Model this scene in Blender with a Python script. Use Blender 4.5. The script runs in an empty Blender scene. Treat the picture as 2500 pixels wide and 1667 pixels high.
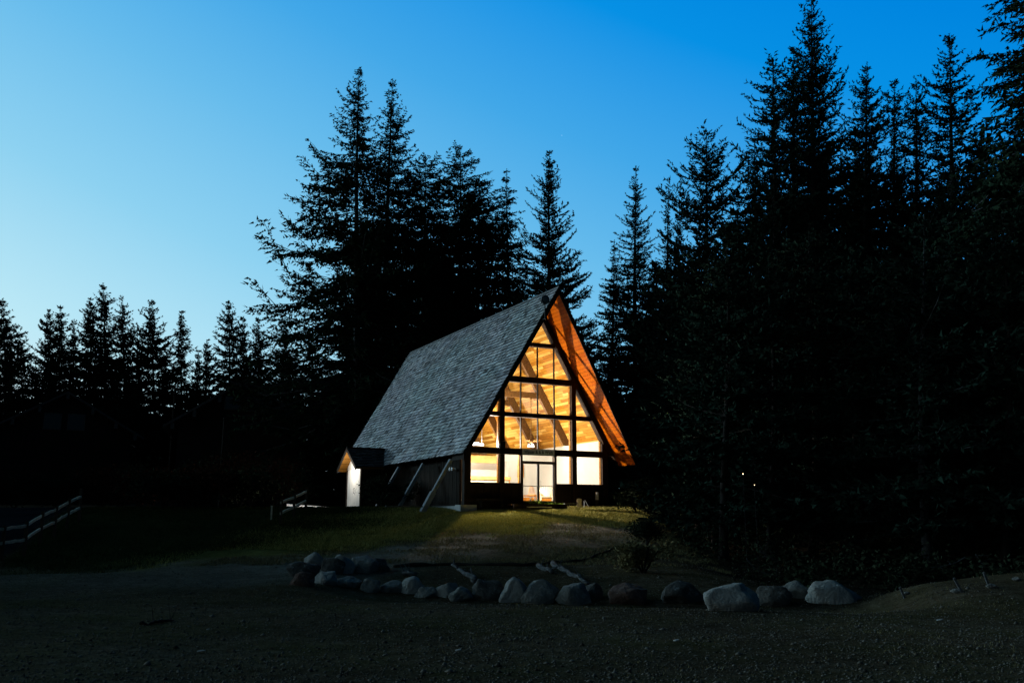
import bpy, bmesh, math, random
import numpy as np
from mathutils import Vector, Matrix

SC = bpy.context.scene
COL = SC.collection
R_ = math.radians
rng = np.random.default_rng(11)

# ------------------------------------------------------------------ camera
CAM_Z = 1.6
FPX, PITCH = 2231.5, 0.194
cam_d = bpy.data.cameras.new('camera'); cam = bpy.data.objects.new('camera', cam_d)
COL.objects.link(cam)
cam.location = (0, 0, CAM_Z); cam.rotation_euler = (math.pi / 2 + PITCH, 0, 0)
cam_d.sensor_width = 36; cam_d.lens = FPX / 2500 * 36
cam_d.clip_start = 0.1; cam_d.clip_end = 3000
SC.camera = cam

# ------------------------------------------------------------------ dusk sky
world = bpy.data.worlds.new('World'); SC.world = world; world.use_nodes = True
wn = world.node_tree; wn.nodes.clear()
def N(t, typ, **k):
    n = t.nodes.new(typ)
    for a, b in k.items():
        if a.startswith('i_'): n.inputs[a[2:].replace('_', ' ')].default_value = b
        else: setattr(n, a, b)
    return n
def math_(t, op, a, b=None, c=None, clamp=False):
    n = t.nodes.new('ShaderNodeMath'); n.operation = op; n.use_clamp = clamp
    for i, v in enumerate((a, b, c)):
        if v is None: continue
        if isinstance(v, (int, float)): n.inputs[i].default_value = v
        else: t.links.new(v, n.inputs[i])
    return n.outputs[0]
def ramp(t, fac, stops, interp='LINEAR'):
    n = t.nodes.new('ShaderNodeValToRGB'); n.color_ramp.interpolation = interp
    el = n.color_ramp.elements
    while len(el) < len(stops): el.new(0.5)
    for e, (p, c) in zip(el, stops):
        e.position = p; e.color = (c[0], c[1], c[2], 1)
    t.links.new(fac, n.inputs[0]); return n.outputs[0]
tc = N(wn, 'ShaderNodeTexCoord')           # the sun went down left of the frame; the sky pales towards it and darkens overhead and behind
sep = N(wn, 'ShaderNodeSeparateXYZ'); wn.links.new(tc.outputs['Generated'], sep.inputs[0])
glow = math_(wn, 'MULTIPLY_ADD', sep.outputs['X'], -.59, math_(wn, 'MULTIPLY_ADD', sep.outputs['Z'], -1.57, .985))
glow = math_(wn, 'MULTIPLY', glow, .625)
sky_col = ramp(wn, glow, [(0.0, (.0, .235, .74)), (.075, (.002, .28, .78)), (.20, (.055, .39, .81)), (.31, (.135, .50, .84)), (.45, (.27, .64, .88)),
                          (.60, (.50, .81, .925)), (.72, (.70, .87, .91)), (.85, (.78, .86, .84)), (1.0, (.85, .85, .74))])
side = math_(wn, 'MULTIPLY_ADD', sep.outputs['X'], -.6, math_(wn, 'MULTIPLY', sep.outputs['Y'], .8))
side_f = ramp(wn, math_(wn, 'MULTIPLY_ADD', side, .5, .5), [(0.0, (.050, .052, .054)), (.36, (.050, .051, .052)), (.50, (.12, .12, .12)), (.63, (1, 1, 1))], 'EASE')
el_f = ramp(wn, sep.outputs['Z'], [(0.0, (1, 1, 1)), (0.53, (1, 1, 1)), (0.62, (.45, .45, .45)), (0.75, (.06, .06, .06)), (1.0, (.02, .02, .02))], 'EASE')
mul0 = N(wn, 'ShaderNodeMix', data_type='RGBA', blend_type='MULTIPLY'); mul0.inputs[0].default_value = 1
wn.links.new(sky_col, mul0.inputs[6]); wn.links.new(side_f, mul0.inputs[7])
mulc = N(wn, 'ShaderNodeMix', data_type='RGBA', blend_type='MULTIPLY'); mulc.inputs[0].default_value = 1
wn.links.new(mul0.outputs[2], mulc.inputs[6]); wn.links.new(el_f, mulc.inputs[7])
# a few faint stars
vor = N(wn, 'ShaderNodeTexVoronoi', feature='F1'); vor.inputs['Scale'].default_value = 34
wn.links.new(tc.outputs['Generated'], vor.inputs['Vector'])
star = ramp(wn, vor.outputs['Distance'], [(0.0, (.35, .35, .35)), (0.028, (0, 0, 0))])
wsep = N(wn, 'ShaderNodeSeparateColor'); wn.links.new(vor.outputs['Color'], wsep.inputs[0])
spick = ramp(wn, wsep.outputs[0], [(0.55, (0, 0, 0)), (1.0, (1, 1, 1))])
sm = N(wn, 'ShaderNodeMix', data_type='RGBA', blend_type='MULTIPLY'); sm.inputs[0].default_value = 1
wn.links.new(star, sm.inputs[6]); wn.links.new(spick, sm.inputs[7])
addc = N(wn, 'ShaderNodeMix', data_type='RGBA', blend_type='ADD'); addc.inputs[0].default_value = 1
wn.links.new(mulc.outputs[2], addc.inputs[6]); wn.links.new(sm.outputs[2], addc.inputs[7])
bg = N(wn, 'ShaderNodeBackground'); bg.inputs['Strength'].default_value = 1.0
wn.links.new(addc.outputs[2], bg.inputs['Color'])
wo = N(wn, 'ShaderNodeOutputWorld'); wn.links.new(bg.outputs[0], wo.inputs[0])

# afterglow of the sun that is already down, very weak and very soft
sun_d = bpy.data.lights.new('sun', 'SUN'); sun_d.energy = 1.25; sun_d.angle = R_(9); sun_d.color = (.50, .82, 1.0)
sun = bpy.data.objects.new('sun', sun_d); COL.objects.link(sun)
sv = Vector((math.sin(R_(-66)) * math.cos(R_(9)), math.cos(R_(-66)) * math.cos(R_(9)), math.sin(R_(9))))
sun.rotation_euler = sv.to_track_quat('Z', 'Y').to_euler()

SC.view_settings.view_transform = 'Standard'; SC.view_settings.look = 'None'
SC.view_settings.exposure = 0; SC.view_settings.gamma = 1
SC.render.engine = 'CYCLES'
SC.cycles.max_bounces = 8; SC.cycles.transparent_max_bounces = 16
SC.cycles.sample_clamp_indirect = 4; SC.cycles.use_denoising = True
SC.cycles.caustics_reflective = False; SC.cycles.caustics_refractive = False

# ------------------------------------------------------------------ helpers
class MB:
    """collects shapes and links them as one mesh"""
    def __init__(s): s.v = []; s.f = []; s.m = []; s.mi = 0
    def add(s, vs, fs):
        n = len(s.v); s.v += [tuple(map(float, p)) for p in vs]
        s.f += [tuple(n + i for i in f) for f in fs]; s.m += [s.mi] * len(fs); return s
    def box(s, x0, x1, y0, y1, z0, z1):
        v = [(x0, y0, z0), (x1, y0, z0), (x1, y1, z0), (x0, y1, z0), (x0, y0, z1), (x1, y0, z1), (x1, y1, z1), (x0, y1, z1)]
        return s.add(v, [(0, 3, 2, 1), (4, 5, 6, 7), (0, 1, 5, 4), (1, 2, 6, 5), (2, 3, 7, 6), (3, 0, 4, 7)])
    def prism(s, poly, y0, y1):
        """poly in XZ, extruded along Y"""
        n = len(poly)
        v = [(x, y0, z) for x, z in poly] + [(x, y1, z) for x, z in poly]
        f = [tuple(range(n)), tuple(range(2 * n - 1, n - 1, -1))] + [(i, i + n, (i + 1) % n + n, (i + 1) % n) for i in range(n)]
        return s.add(v, f)
    def bar(s, p, q, w, d, up=(0, 0, 1), t=1.0):
        """rectangular bar p->q; w across, d along the up side; t tapers the far end"""
        p, q = Vector(p), Vector(q); z = (q - p).normalized(); x = z.cross(Vector(up))
        if x.length < 1e-4: x = Vector((1, 0, 0))
        x.normalize(); y = x.cross(z)
        v = []
        for c, k in ((p, 1), (q, t)):
            for a, b in ((-1, -1), (1, -1), (1, 1), (-1, 1)): v.append(c + x * (a * w / 2 * k) + y * (b * d / 2 * k))
        return s.add(v, [(0, 3, 2, 1), (4, 5, 6, 7), (0, 1, 5, 4), (1, 2, 6, 5), (2, 3, 7, 6), (3, 0, 4, 7)])
    def tube(s, pts, rad, n=8, cap=True):
        pts = [Vector(p) for p in pts]; rad = rad if hasattr(rad, '__len__') else [rad] * len(pts)
        rings = []
        for i, p in enumerate(pts):
            d = (pts[min(i + 1, len(pts) - 1)] - pts[max(i - 1, 0)]).normalized()
            a = d.cross(Vector((0, 0, 1)))
            if a.length < 1e-3: a = Vector((1, 0, 0))
            a.normalize(); b = d.cross(a)
            rings.append([p + (a * math.cos(2 * math.pi * k / n) + b * math.sin(2 * math.pi * k / n)) * rad[i] for k in range(n)])
        v = [q for r in rings for q in r]
        f = [(i * n + k, i * n + (k + 1) % n, (i + 1) * n + (k + 1) % n, (i + 1) * n + k) for i in range(len(pts) - 1) for k in range(n)]
        if cap: f += [tuple(range(n - 1, -1, -1)), tuple(range(len(v) - n, len(v)))]
        return s.add(v, f)
    def lathe(s, prof, c=(0, 0, 0), n=16, axis='Z'):
        v = []; c = Vector(c)
        for r, h in prof:
            for k in range(n):
                a = 2 * math.pi * k / n; p = (r * math.cos(a), r * math.sin(a), h)
                if axis == 'Y': p = (p[0], p[2], p[1])
                if axis == 'X': p = (p[2], p[0], p[1])
                v.append(c + Vector(p))
        f = [(i * n + k, i * n + (k + 1) % n, (i + 1) * n + (k + 1) % n, (i + 1) * n + k) for i in range(len(prof) - 1) for k in range(n)]
        f += [tuple(range(n - 1, -1, -1)), tuple(range(len(v) - n, len(v)))]
        return s.add(v, f)
    def build(s, name, mat, parent=None, smooth=False):
        me = bpy.data.meshes.new(name); me.from_pydata(s.v, [], s.f); me.update()
        for m in (mat if isinstance(mat, (list, tuple)) else [mat]): me.materials.append(m)
        if isinstance(mat, (list, tuple)): me.polygons.foreach_set('material_index', s.m)
        if smooth: me.polygons.foreach_set('use_smooth', [True] * len(me.polygons))
        o = bpy.data.objects.new(name, me); COL.objects.link(o)
        if parent is not None: o.parent = parent
        return o
def fast_mesh(name, verts, faces_n, mat, parent=None, smooth=False):
    """verts (n,3) array, faces (m,k) array"""
    me = bpy.data.meshes.new(name); k = faces_n.shape[1]
    me.vertices.add(len(verts)); me.vertices.foreach_set('co', np.asarray(verts, np.float32).ravel())
    me.loops.add(faces_n.size); me.loops.foreach_set('vertex_index', faces_n.astype(np.int32).ravel())
    me.polygons.add(len(faces_n)); me.polygons.foreach_set('loop_start', np.arange(0, faces_n.size, k, dtype=np.int32))
    me.polygons.foreach_set('loop_total', np.full(len(faces_n), k, np.int32))
    if smooth: me.polygons.foreach_set('use_smooth', np.ones(len(faces_n), bool))
    me.update(calc_edges=True); me.materials.append(mat)
    o = bpy.data.objects.new(name, me); COL.objects.link(o)
    if parent is not None: o.parent = parent
    return o
def tag(o, label, cat, group=None, kind=None):
    if label: o['label'] = label
    if cat: o['category'] = cat
    if group: o['group'] = group
    if kind: o['kind'] = kind
    return o
def thing(name, label, cat, loc=(0, 0, 0), rz=0, group=None):
    o = bpy.data.objects.new(name, None); COL.objects.link(o); o.empty_display_size = .2
    o.location = loc; o.rotation_euler = (0, 0, rz); return tag(o, label, cat, group)

# ------------------------------------------------------------------ materials
def mat(name, base=(.2, .2, .2), rough=.8, spec=.3):
    m = bpy.data.materials.new(name); m.use_nodes = True; t = m.node_tree
    b = t.nodes['Principled BSDF']; b.inputs['Base Color'].default_value = (*base, 1)
    b.inputs['Roughness'].default_value = rough; b.inputs['Specular IOR Level'].default_value = spec
    return m, t, b
def noisy(name, c1, c2, scale=5, rough=.85, bump=.0, stretch=(1, 1, 1), detail=6, lo=.35, hi=.65, spec=.06, bscale=None, bdist=.02):
    m, t, b = mat(name, c1, rough, spec)
    tc = N(t, 'ShaderNodeTexCoord'); mp = N(t, 'ShaderNodeMapping'); mp.inputs['Scale'].default_value = stretch
    t.links.new(tc.outputs['Object'], mp.inputs[0])
    n = N(t, 'ShaderNodeTexNoise'); n.inputs['Scale'].default_value = scale; n.inputs['Detail'].default_value = detail
    t.links.new(mp.outputs[0], n.inputs['Vector'])
    t.links.new(ramp(t, n.outputs['Fac'], [(lo, c1), (hi, c2)]), b.inputs['Base Color'])
    if bump:
        n2 = n
        if bscale:
            n2 = N(t, 'ShaderNodeTexNoise'); n2.inputs['Scale'].default_value = bscale; n2.inputs['Detail'].default_value = 8
            t.links.new(mp.outputs[0], n2.inputs['Vector'])
        bp = N(t, 'ShaderNodeBump'); bp.inputs['Strength'].default_value = bump; bp.inputs['Distance'].default_value = bdist
        t.links.new(n2.outputs['Fac'], bp.inputs['Height']); t.links.new(bp.outputs[0], b.inputs['Normal'])
    return m
def boards(name, stops, pitch, seg=2.6, rough=.5, axis_len='Y', across='Z', k_across=1.156, groove=.07, var=1.0, gcol=.25, bump=.3):
    """tongue-and-groove boards: each board its own tone, dark joints, streaky grain"""
    m, t, b = mat(name, stops[0], rough, .3)
    tc = N(t, 'ShaderNodeTexCoord'); sp = N(t, 'ShaderNodeSeparateXYZ'); t.links.new(tc.outputs['Object'], sp.inputs[0])
    v = math_(t, 'MULTIPLY', sp.outputs[across], k_across / pitch)
    i = math_(t, 'FLOOR', v); fr = math_(t, 'SUBTRACT', v, i)
    w1 = N(t, 'ShaderNodeTexWhiteNoise', noise_dimensions='1D'); t.links.new(i, w1.inputs['W'])
    u = math_(t, 'ADD', math_(t, 'DIVIDE', sp.outputs[axis_len], seg), math_(t, 'MULTIPLY', w1.outputs['Value'], 7.3))
    j = math_(t, 'FLOOR', u)
    cb = N(t, 'ShaderNodeCombineXYZ'); t.links.new(i, cb.inputs[0]); t.links.new(j, cb.inputs[1])
    w2 = N(t, 'ShaderNodeTexWhiteNoise', noise_dimensions='2D'); t.links.new(cb.outputs[0], w2.inputs['Vector'])
    mp = N(t, 'ShaderNodeMapping')
    sc = {'X': 14, 'Y': 14, 'Z': 14}; sc[axis_len] = 1.3; mp.inputs['Scale'].default_value = (sc['X'], sc['Y'], sc['Z'])
    t.links.new(tc.outputs['Object'], mp.inputs[0])
    off = N(t, 'ShaderNodeVectorMath', operation='ADD'); t.links.new(mp.outputs[0], off.inputs[0]); t.links.new(w2.outputs['Color'], off.inputs[1])
    n = N(t, 'ShaderNodeTexNoise'); n.inputs['Scale'].default_value = 1.0; n.inputs['Detail'].default_value = 5
    t.links.new(off.outputs[0], n.inputs['Vector'])
    f = math_(t, 'ADD', math_(t, 'MULTIPLY', w2.outputs['Value'], .62 * var), math_(t, 'MULTIPLY', n.outputs['Fac'], .42))
    k = len(stops)
    c = ramp(t, f, [(.12 + .76 * q / (k - 1), s) for q, s in enumerate(stops)])
    g = ramp(t, fr, [(0, (gcol,) * 3), (groove, (1, 1, 1))], 'CONSTANT')
    mx = N(t, 'ShaderNodeMix', data_type='RGBA', blend_type='MULTIPLY'); mx.inputs[0].default_value = 1
    t.links.new(c, mx.inputs[6]); t.links.new(g, mx.inputs[7]); t.links.new(mx.outputs[2], b.inputs['Base Color'])
    if bump:
        bp = N(t, 'ShaderNodeBump'); bp.inputs['Strength'].default_value = bump; bp.inputs['Distance'].default_value = .01
        t.links.new(g, bp.inputs['Height']); t.links.new(bp.outputs[0], b.inputs['Normal'])
    b.inputs['Specular IOR Level'].default_value = .02
    return m
def emis(name, col, s):
    m = bpy.data.materials.new(name); m.use_nodes = True; t = m.node_tree; t.nodes.clear()
    e = N(t, 'ShaderNodeEmission'); e.inputs[0].default_value = (*col, 1); e.inputs[1].default_value = s
    o = N(t, 'ShaderNodeOutputMaterial'); t.links.new(e.outputs[0], o.inputs[0]); return m
def glass_mat():
    m = bpy.data.materials.new('window_glass'); m.use_nodes = True; t = m.node_tree; t.nodes.clear()
    tr = N(t, 'ShaderNodeBsdfTransparent'); tr.inputs[0].default_value = (.97, .97, .965, 1)
    gl = N(t, 'ShaderNodeBsdfGlossy'); gl.inputs['Roughness'].default_value = .02
    lw = N(t, 'ShaderNodeLayerWeight'); lw.inputs[0].default_value = .5; fr = math_(t, 'MULTIPLY_ADD', math_(t, 'POWER', lw.outputs['Facing'], 4), .5, .025)
    mx = N(t, 'ShaderNodeMixShader'); t.links.new(fr, mx.inputs[0]); t.links.new(tr.outputs[0], mx.inputs[1]); t.links.new(gl.outputs[0], mx.inputs[2])
    o = N(t, 'ShaderNodeOutputMaterial'); t.links.new(mx.outputs[0], o.inputs[0]); return m
def tinted(name, attr_gain=1.0, rough=.9):
    """per-shingle tone from the mesh colour attribute, plus weather streaks down the slope"""
    m, t, b = mat(name, (.2, .2, .2), rough, .2)
    at = N(t, 'ShaderNodeVertexColor', layer_name='tone')
    tc = N(t, 'ShaderNodeTexCoord'); mp = N(t, 'ShaderNodeMapping'); mp.inputs['Scale'].default_value = (2.2, 24, 2.2)
    t.links.new(tc.outputs['Object'], mp.inputs[0])
    n = N(t, 'ShaderNodeTexNoise'); n.inputs['Scale'].default_value = 1.0; n.inputs['Detail'].default_value = 4; t.links.new(mp.outputs[0], n.inputs['Vector'])
    g = ramp(t, n.outputs['Fac'], [(.3, (.72, .72, .72)), (.7, (1.18, 1.18, 1.18))])
    mx = N(t, 'ShaderNodeMix', data_type='RGBA', blend_type='MULTIPLY'); mx.inputs[0].default_value = 1
    t.links.new(at.outputs['Color'], mx.inputs[6]); t.links.new(g, mx.inputs[7]); t.links.new(mx.outputs[2], b.inputs['Base Color'])
    return m
M = {}
M['dark_wood'] = noisy('dark_stained_wood', (.016, .010, .006), (.030, .018, .011), 3, .7, .25, (9, 9, .8))
M['side_wood'] = noisy('weathered_brown_boards', (.012, .009, .007), (.032, .025, .019), 2.5, .9, .3, (8, 8, .7))
M['reveal'] = boards('pine_trim', [(.12, .052, .009), (.16, .075, .016)], .3, 3)
M['ceiling'] = boards('pine_ceiling_boards', [(.11, .037, .0035), (.17, .070, .007), (.225, .108, .016), (.29, .172, .042)], .155, 1.6, .45, var=1.15, groove=.09, gcol=.38)
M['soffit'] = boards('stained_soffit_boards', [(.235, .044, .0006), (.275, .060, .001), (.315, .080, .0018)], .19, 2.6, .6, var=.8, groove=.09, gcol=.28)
M['rafter'] = noisy('brown_beam', (.058, .027, .007), (.10, .048, .014), 2, .6, .1, (6, 6, 6))
M['white_wall'] = noisy('cream_plaster', (.245, .23, .195), (.27, .255, .215), 1.2, .9)
M['wainscot'] = boards('orange_wainscot', [(.24, .08, .009), (.30, .115, .016)], .12, 30, .5, axis_len='Z', across='Y', k_across=1)
M['floor'] = noisy('pale_floor', (.24, .215, .18), (.30, .27, .23), 2, .4)
M['counter'] = noisy('green_grey_cabinet', (.22, .22, .15), (.29, .28, .20), 2, .6)
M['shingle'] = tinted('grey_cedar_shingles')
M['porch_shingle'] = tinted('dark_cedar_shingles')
M['glass'] = glass_mat()
M['metal'] = mat('dark_metal', (.03, .03, .032), .4)[0]
M['grey_metal'] = mat('grey_metal', (.35, .37, .38), .45)[0]
M['black'] = noisy('black_plastic', (.004, .004, .004), (.008, .008, .008), 10, .7, spec=.1)
M['white_paint'] = noisy('white_painted_boards', (.46, .45, .43), (.54, .535, .52), 2, .7, .05, (6, 6, .6))
M['concrete'] = noisy('pale_concrete', (.40, .40, .39), (.54, .53, .51), 3, .9, .2, bscale=40)
M['brace'] = noisy('grey_painted_timber', (.20, .22, .245), (.30, .325, .35), 3, .8, .1)
M['sign'] = noisy('blue_grey_sign_board', (.62, .70, .80), (.72, .79, .86), 3, .8, .1, (1, 1, 6))
M['sign_ink'] = mat('dark_blue_lettering', (.02, .03, .05), .8)[0]
M['wicker'] = noisy('wicker', (.38, .33, .20), (.55, .48, .33), 30, .8, .4)
M['chair_wood'] = noisy('honey_wood', (.30, .13, .035), (.38, .18, .06), 4, .5)
M['bulb'] = emis('lamp_glass_glow', (1, .93, .80), 2.5)
M['tube'] = emis('bright_fluorescent_glow', (1, .96, .9), 20)
M['small_glow'] = emis('small_lantern_glow', (1, .72, .4), 6)
M['lens'] = mat('floodlight_lens', (.16, .19, .18), .15, .5)[0]
M['bark'] = noisy('conifer_bark', (.014, .012, .010), (.038, .034, .031), 3, .95, .6, (5, 5, 1.2))
M['grey_bark'] = noisy('pale_grey_bark', (.035, .038, .039), (.085, .09, .09), 3, .95, .5, (5, 5, 1.2))
def foliage(name, c1, c2):
    m, t, b = mat(name, c1, 1.0, 0.0)
    g = N(t, 'ShaderNodeNewGeometry'); oi = N(t, 'ShaderNodeObjectInfo')
    r = ramp(t, g.outputs['Random Per Island'], [(0, c1), (1, c2)])
    t.links.new(r, b.inputs['Base Color'])
    return m
M['spruce'] = foliage('spruce_needles', (.010, .022, .013), (.026, .045, .026))
M['fir'] = foliage('fir_needles', (.009, .020, .014), (.022, .042, .030))
M['cedar'] = foliage('cedar_sprays', (.016, .028, .016), (.036, .052, .028))
M['shrub'] = foliage('shrub_leaves', (.014, .022, .012), (.04, .05, .03))
M['red_shrub'] = foliage('reddish_leaves', (.028, .013, .009), (.055, .022, .014))
M['grey_shrub'] = foliage('grey_green_leaves', (.06, .07, .05), (.13, .14, .10))
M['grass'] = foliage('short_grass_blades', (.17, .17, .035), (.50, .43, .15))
M['unlit_grass'] = foliage('unlit_grass_blades', (.022, .032, .010), (.06, .075, .022))  # dark copy of the grass for the unlit lawn, dimness in the colour
M['grass_tuft'] = foliage('bright_grass_blades', (.10, .16, .02), (.19, .24, .045))
M['dry_grass'] = foliage('dry_stems', (.11, .092, .042), (.34, .28, .135))
M['pebble'] = foliage('pebbles', (.06, .05, .038), (.24, .215, .18))
M['driftwood'] = noisy('bleached_driftwood', (.06, .06, .058), (.18, .182, .182), 3, .9, .5, (2, 2, 8), bscale=12)
M['dark_log'] = noisy('dark_rotten_log', (.03, .025, .02), (.06, .05, .04), 5, .95, .6)
M['rail'] = noisy('weathered_fence_rail', (.52, .45, .32), (.70, .62, .48), 3, .9, .4, (3, 3, 3), bscale=20)
M['post'] = noisy('dark_fence_post', (.05, .035, .025), (.09, .065, .045), 5, .95, .4)
M['cabin_wall'] = noisy('dark_cabin_siding', (.022, .020, .018), (.040, .035, .030), 2, .9, .2, (1, 1, 12))
M['cabin_roof'] = noisy('dark_cabin_roofing', (.06, .063, .066), (.10, .104, .108), 4, .9, .3)
M['cabin_trim'] = noisy('pale_cabin_trim', (.08, .09, .09), (.13, .14, .14), 4, .8)
M['dark_glass'] = mat('dark_window_glass', (.012, .015, .018), .08, .5)[0]

# ------------------------------------------------------------------ terrain
_py = np.array([-80, 0, 12, 18, 21, 24, 28, 31, 34, 37, 40, 42.5, 44.5, 48, 60, 75, 100, 140, 220, 500])
_pz = np.array([-.6, 0, 0, .0, .03, .14, .40, .66, .98, 1.36, 1.78, 2.08, 2.24, 2.27, 2.30, 2.7, 3.6, 5.5, 9, 16])
_yy = np.linspace(-80, 500, 5801); _zz = np.interp(_yy, _py, _pz)
_k = np.hanning(41); _k /= _k.sum(); _zz = np.convolve(np.pad(_zz, 20, mode='edge'), _k, 'valid')
def sst(a, b, x):
    t = np.clip((np.asarray(x, float) - a) / (b - a), 0, 1); return t * t * (3 - 2 * t)
YAW = .4761; HX, HY, HZ = 1.2773, 44.259, CAM_Z - .2341
def vnoise(x, y, s):
    """cheap smooth value noise"""
    x = np.asarray(x, float) / s; y = np.asarray(y, float) / s
    xi, yi = np.floor(x), np.floor(y); fx, fy = x - xi, y - yi
    fx = fx * fx * (3 - 2 * fx); fy = fy * fy * (3 - 2 * fy)
    h = lambda a, b: np.modf(np.abs(np.sin(a * 127.1 + b * 311.7 + 13.1) * 43758.5453))[0]
    return (h(xi, yi) * (1 - fx) + h(xi + 1, yi) * fx) * (1 - fy) + (h(xi, yi + 1) * (1 - fx) + h(xi + 1, yi + 1) * fx) * fy
def gz(x, y, detail=True):
    x = np.asarray(x, float); y = np.asarray(y, float)
    z = np.interp(y, _yy, _zz)
    # ditch behind the row of rocks
    yc = 21.5 - .22 * (x - 2)
    z = z - .42 * np.exp(-((y - yc) / 2.0) ** 2) * sst(-5.5, -2.5, x) * (1 - sst(7.5, 9, x))
    # wood on the right lies lower, with a gravel crest in front of it
    w = sst(5.2, 8.5, x - .05 * (y - 40)) * sst(20.5, 24, y) * (1 - sst(60, 90, y))
    z = z * (1 - .62 * w) - .25 * w * (1 - sst(26, 32, y))
    z = z + .52 * sst(6.2, 11.5, x) * sst(14.5, 19.5, y) * (1 - sst(20.3, 22.5, y))
    z = z - .25 * sst(-9, -13, x) * sst(24, 28, y) * (1 - sst(33, 37, y))
    z = z + .12 * sst(-8, -14, x) * sst(35, 38, y) * (1 - sst(39, 44, y))
    if detail:
        z = z + .10 * (vnoise(x, y, 3.1) - .5) * (1 - .8 * sst(40, 44, y) * (1 - sst(70, 80, y))) + .035 * (vnoise(x, y, .8) - .5)
    return z
def ray(px, py):
    """direction through a point of the 2500x1667 photograph (used for laying the place out)"""
    u = -(py - 833.0)
    return np.array([px - 1250.0, FPX * math.cos(PITCH) - u * math.sin(PITCH), FPX * math.sin(PITCH) + u * math.cos(PITCH)])
def ground_hit(px, py, lo=6.0):
    r = ray(px, py); r = r / r[1]; t = np.arange(lo, 160, .04)
    d = CAM_Z + r[2] * t - gz(r[0] * t, t)
    i = np.nonzero(d < 0)[0]; tt = t[i[0]] if len(i) else 60.
    return np.array([r[0] * tt, tt, float(gz(r[0] * tt, tt))])
def at_dist(px, py, y):
    r = ray(px, py); r = r / r[1]; return np.array([r[0] * y, y, CAM_Z + r[2] * y])
def to_px(x, y, z):
    z = np.asarray(z, float) - CAM_Z
    d = y * math.cos(PITCH) + z * math.sin(PITCH); u = -y * math.sin(PITCH) + z * math.cos(PITCH)
    return 1250 + FPX * x / d, 833 - FPX * u / d
def h2w(X, Y, Z):
    c, s = math.cos(YAW), math.sin(YAW); return np.array([HX + c * X - s * Y, HY + s * X + c * Y, HZ + Z])

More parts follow.
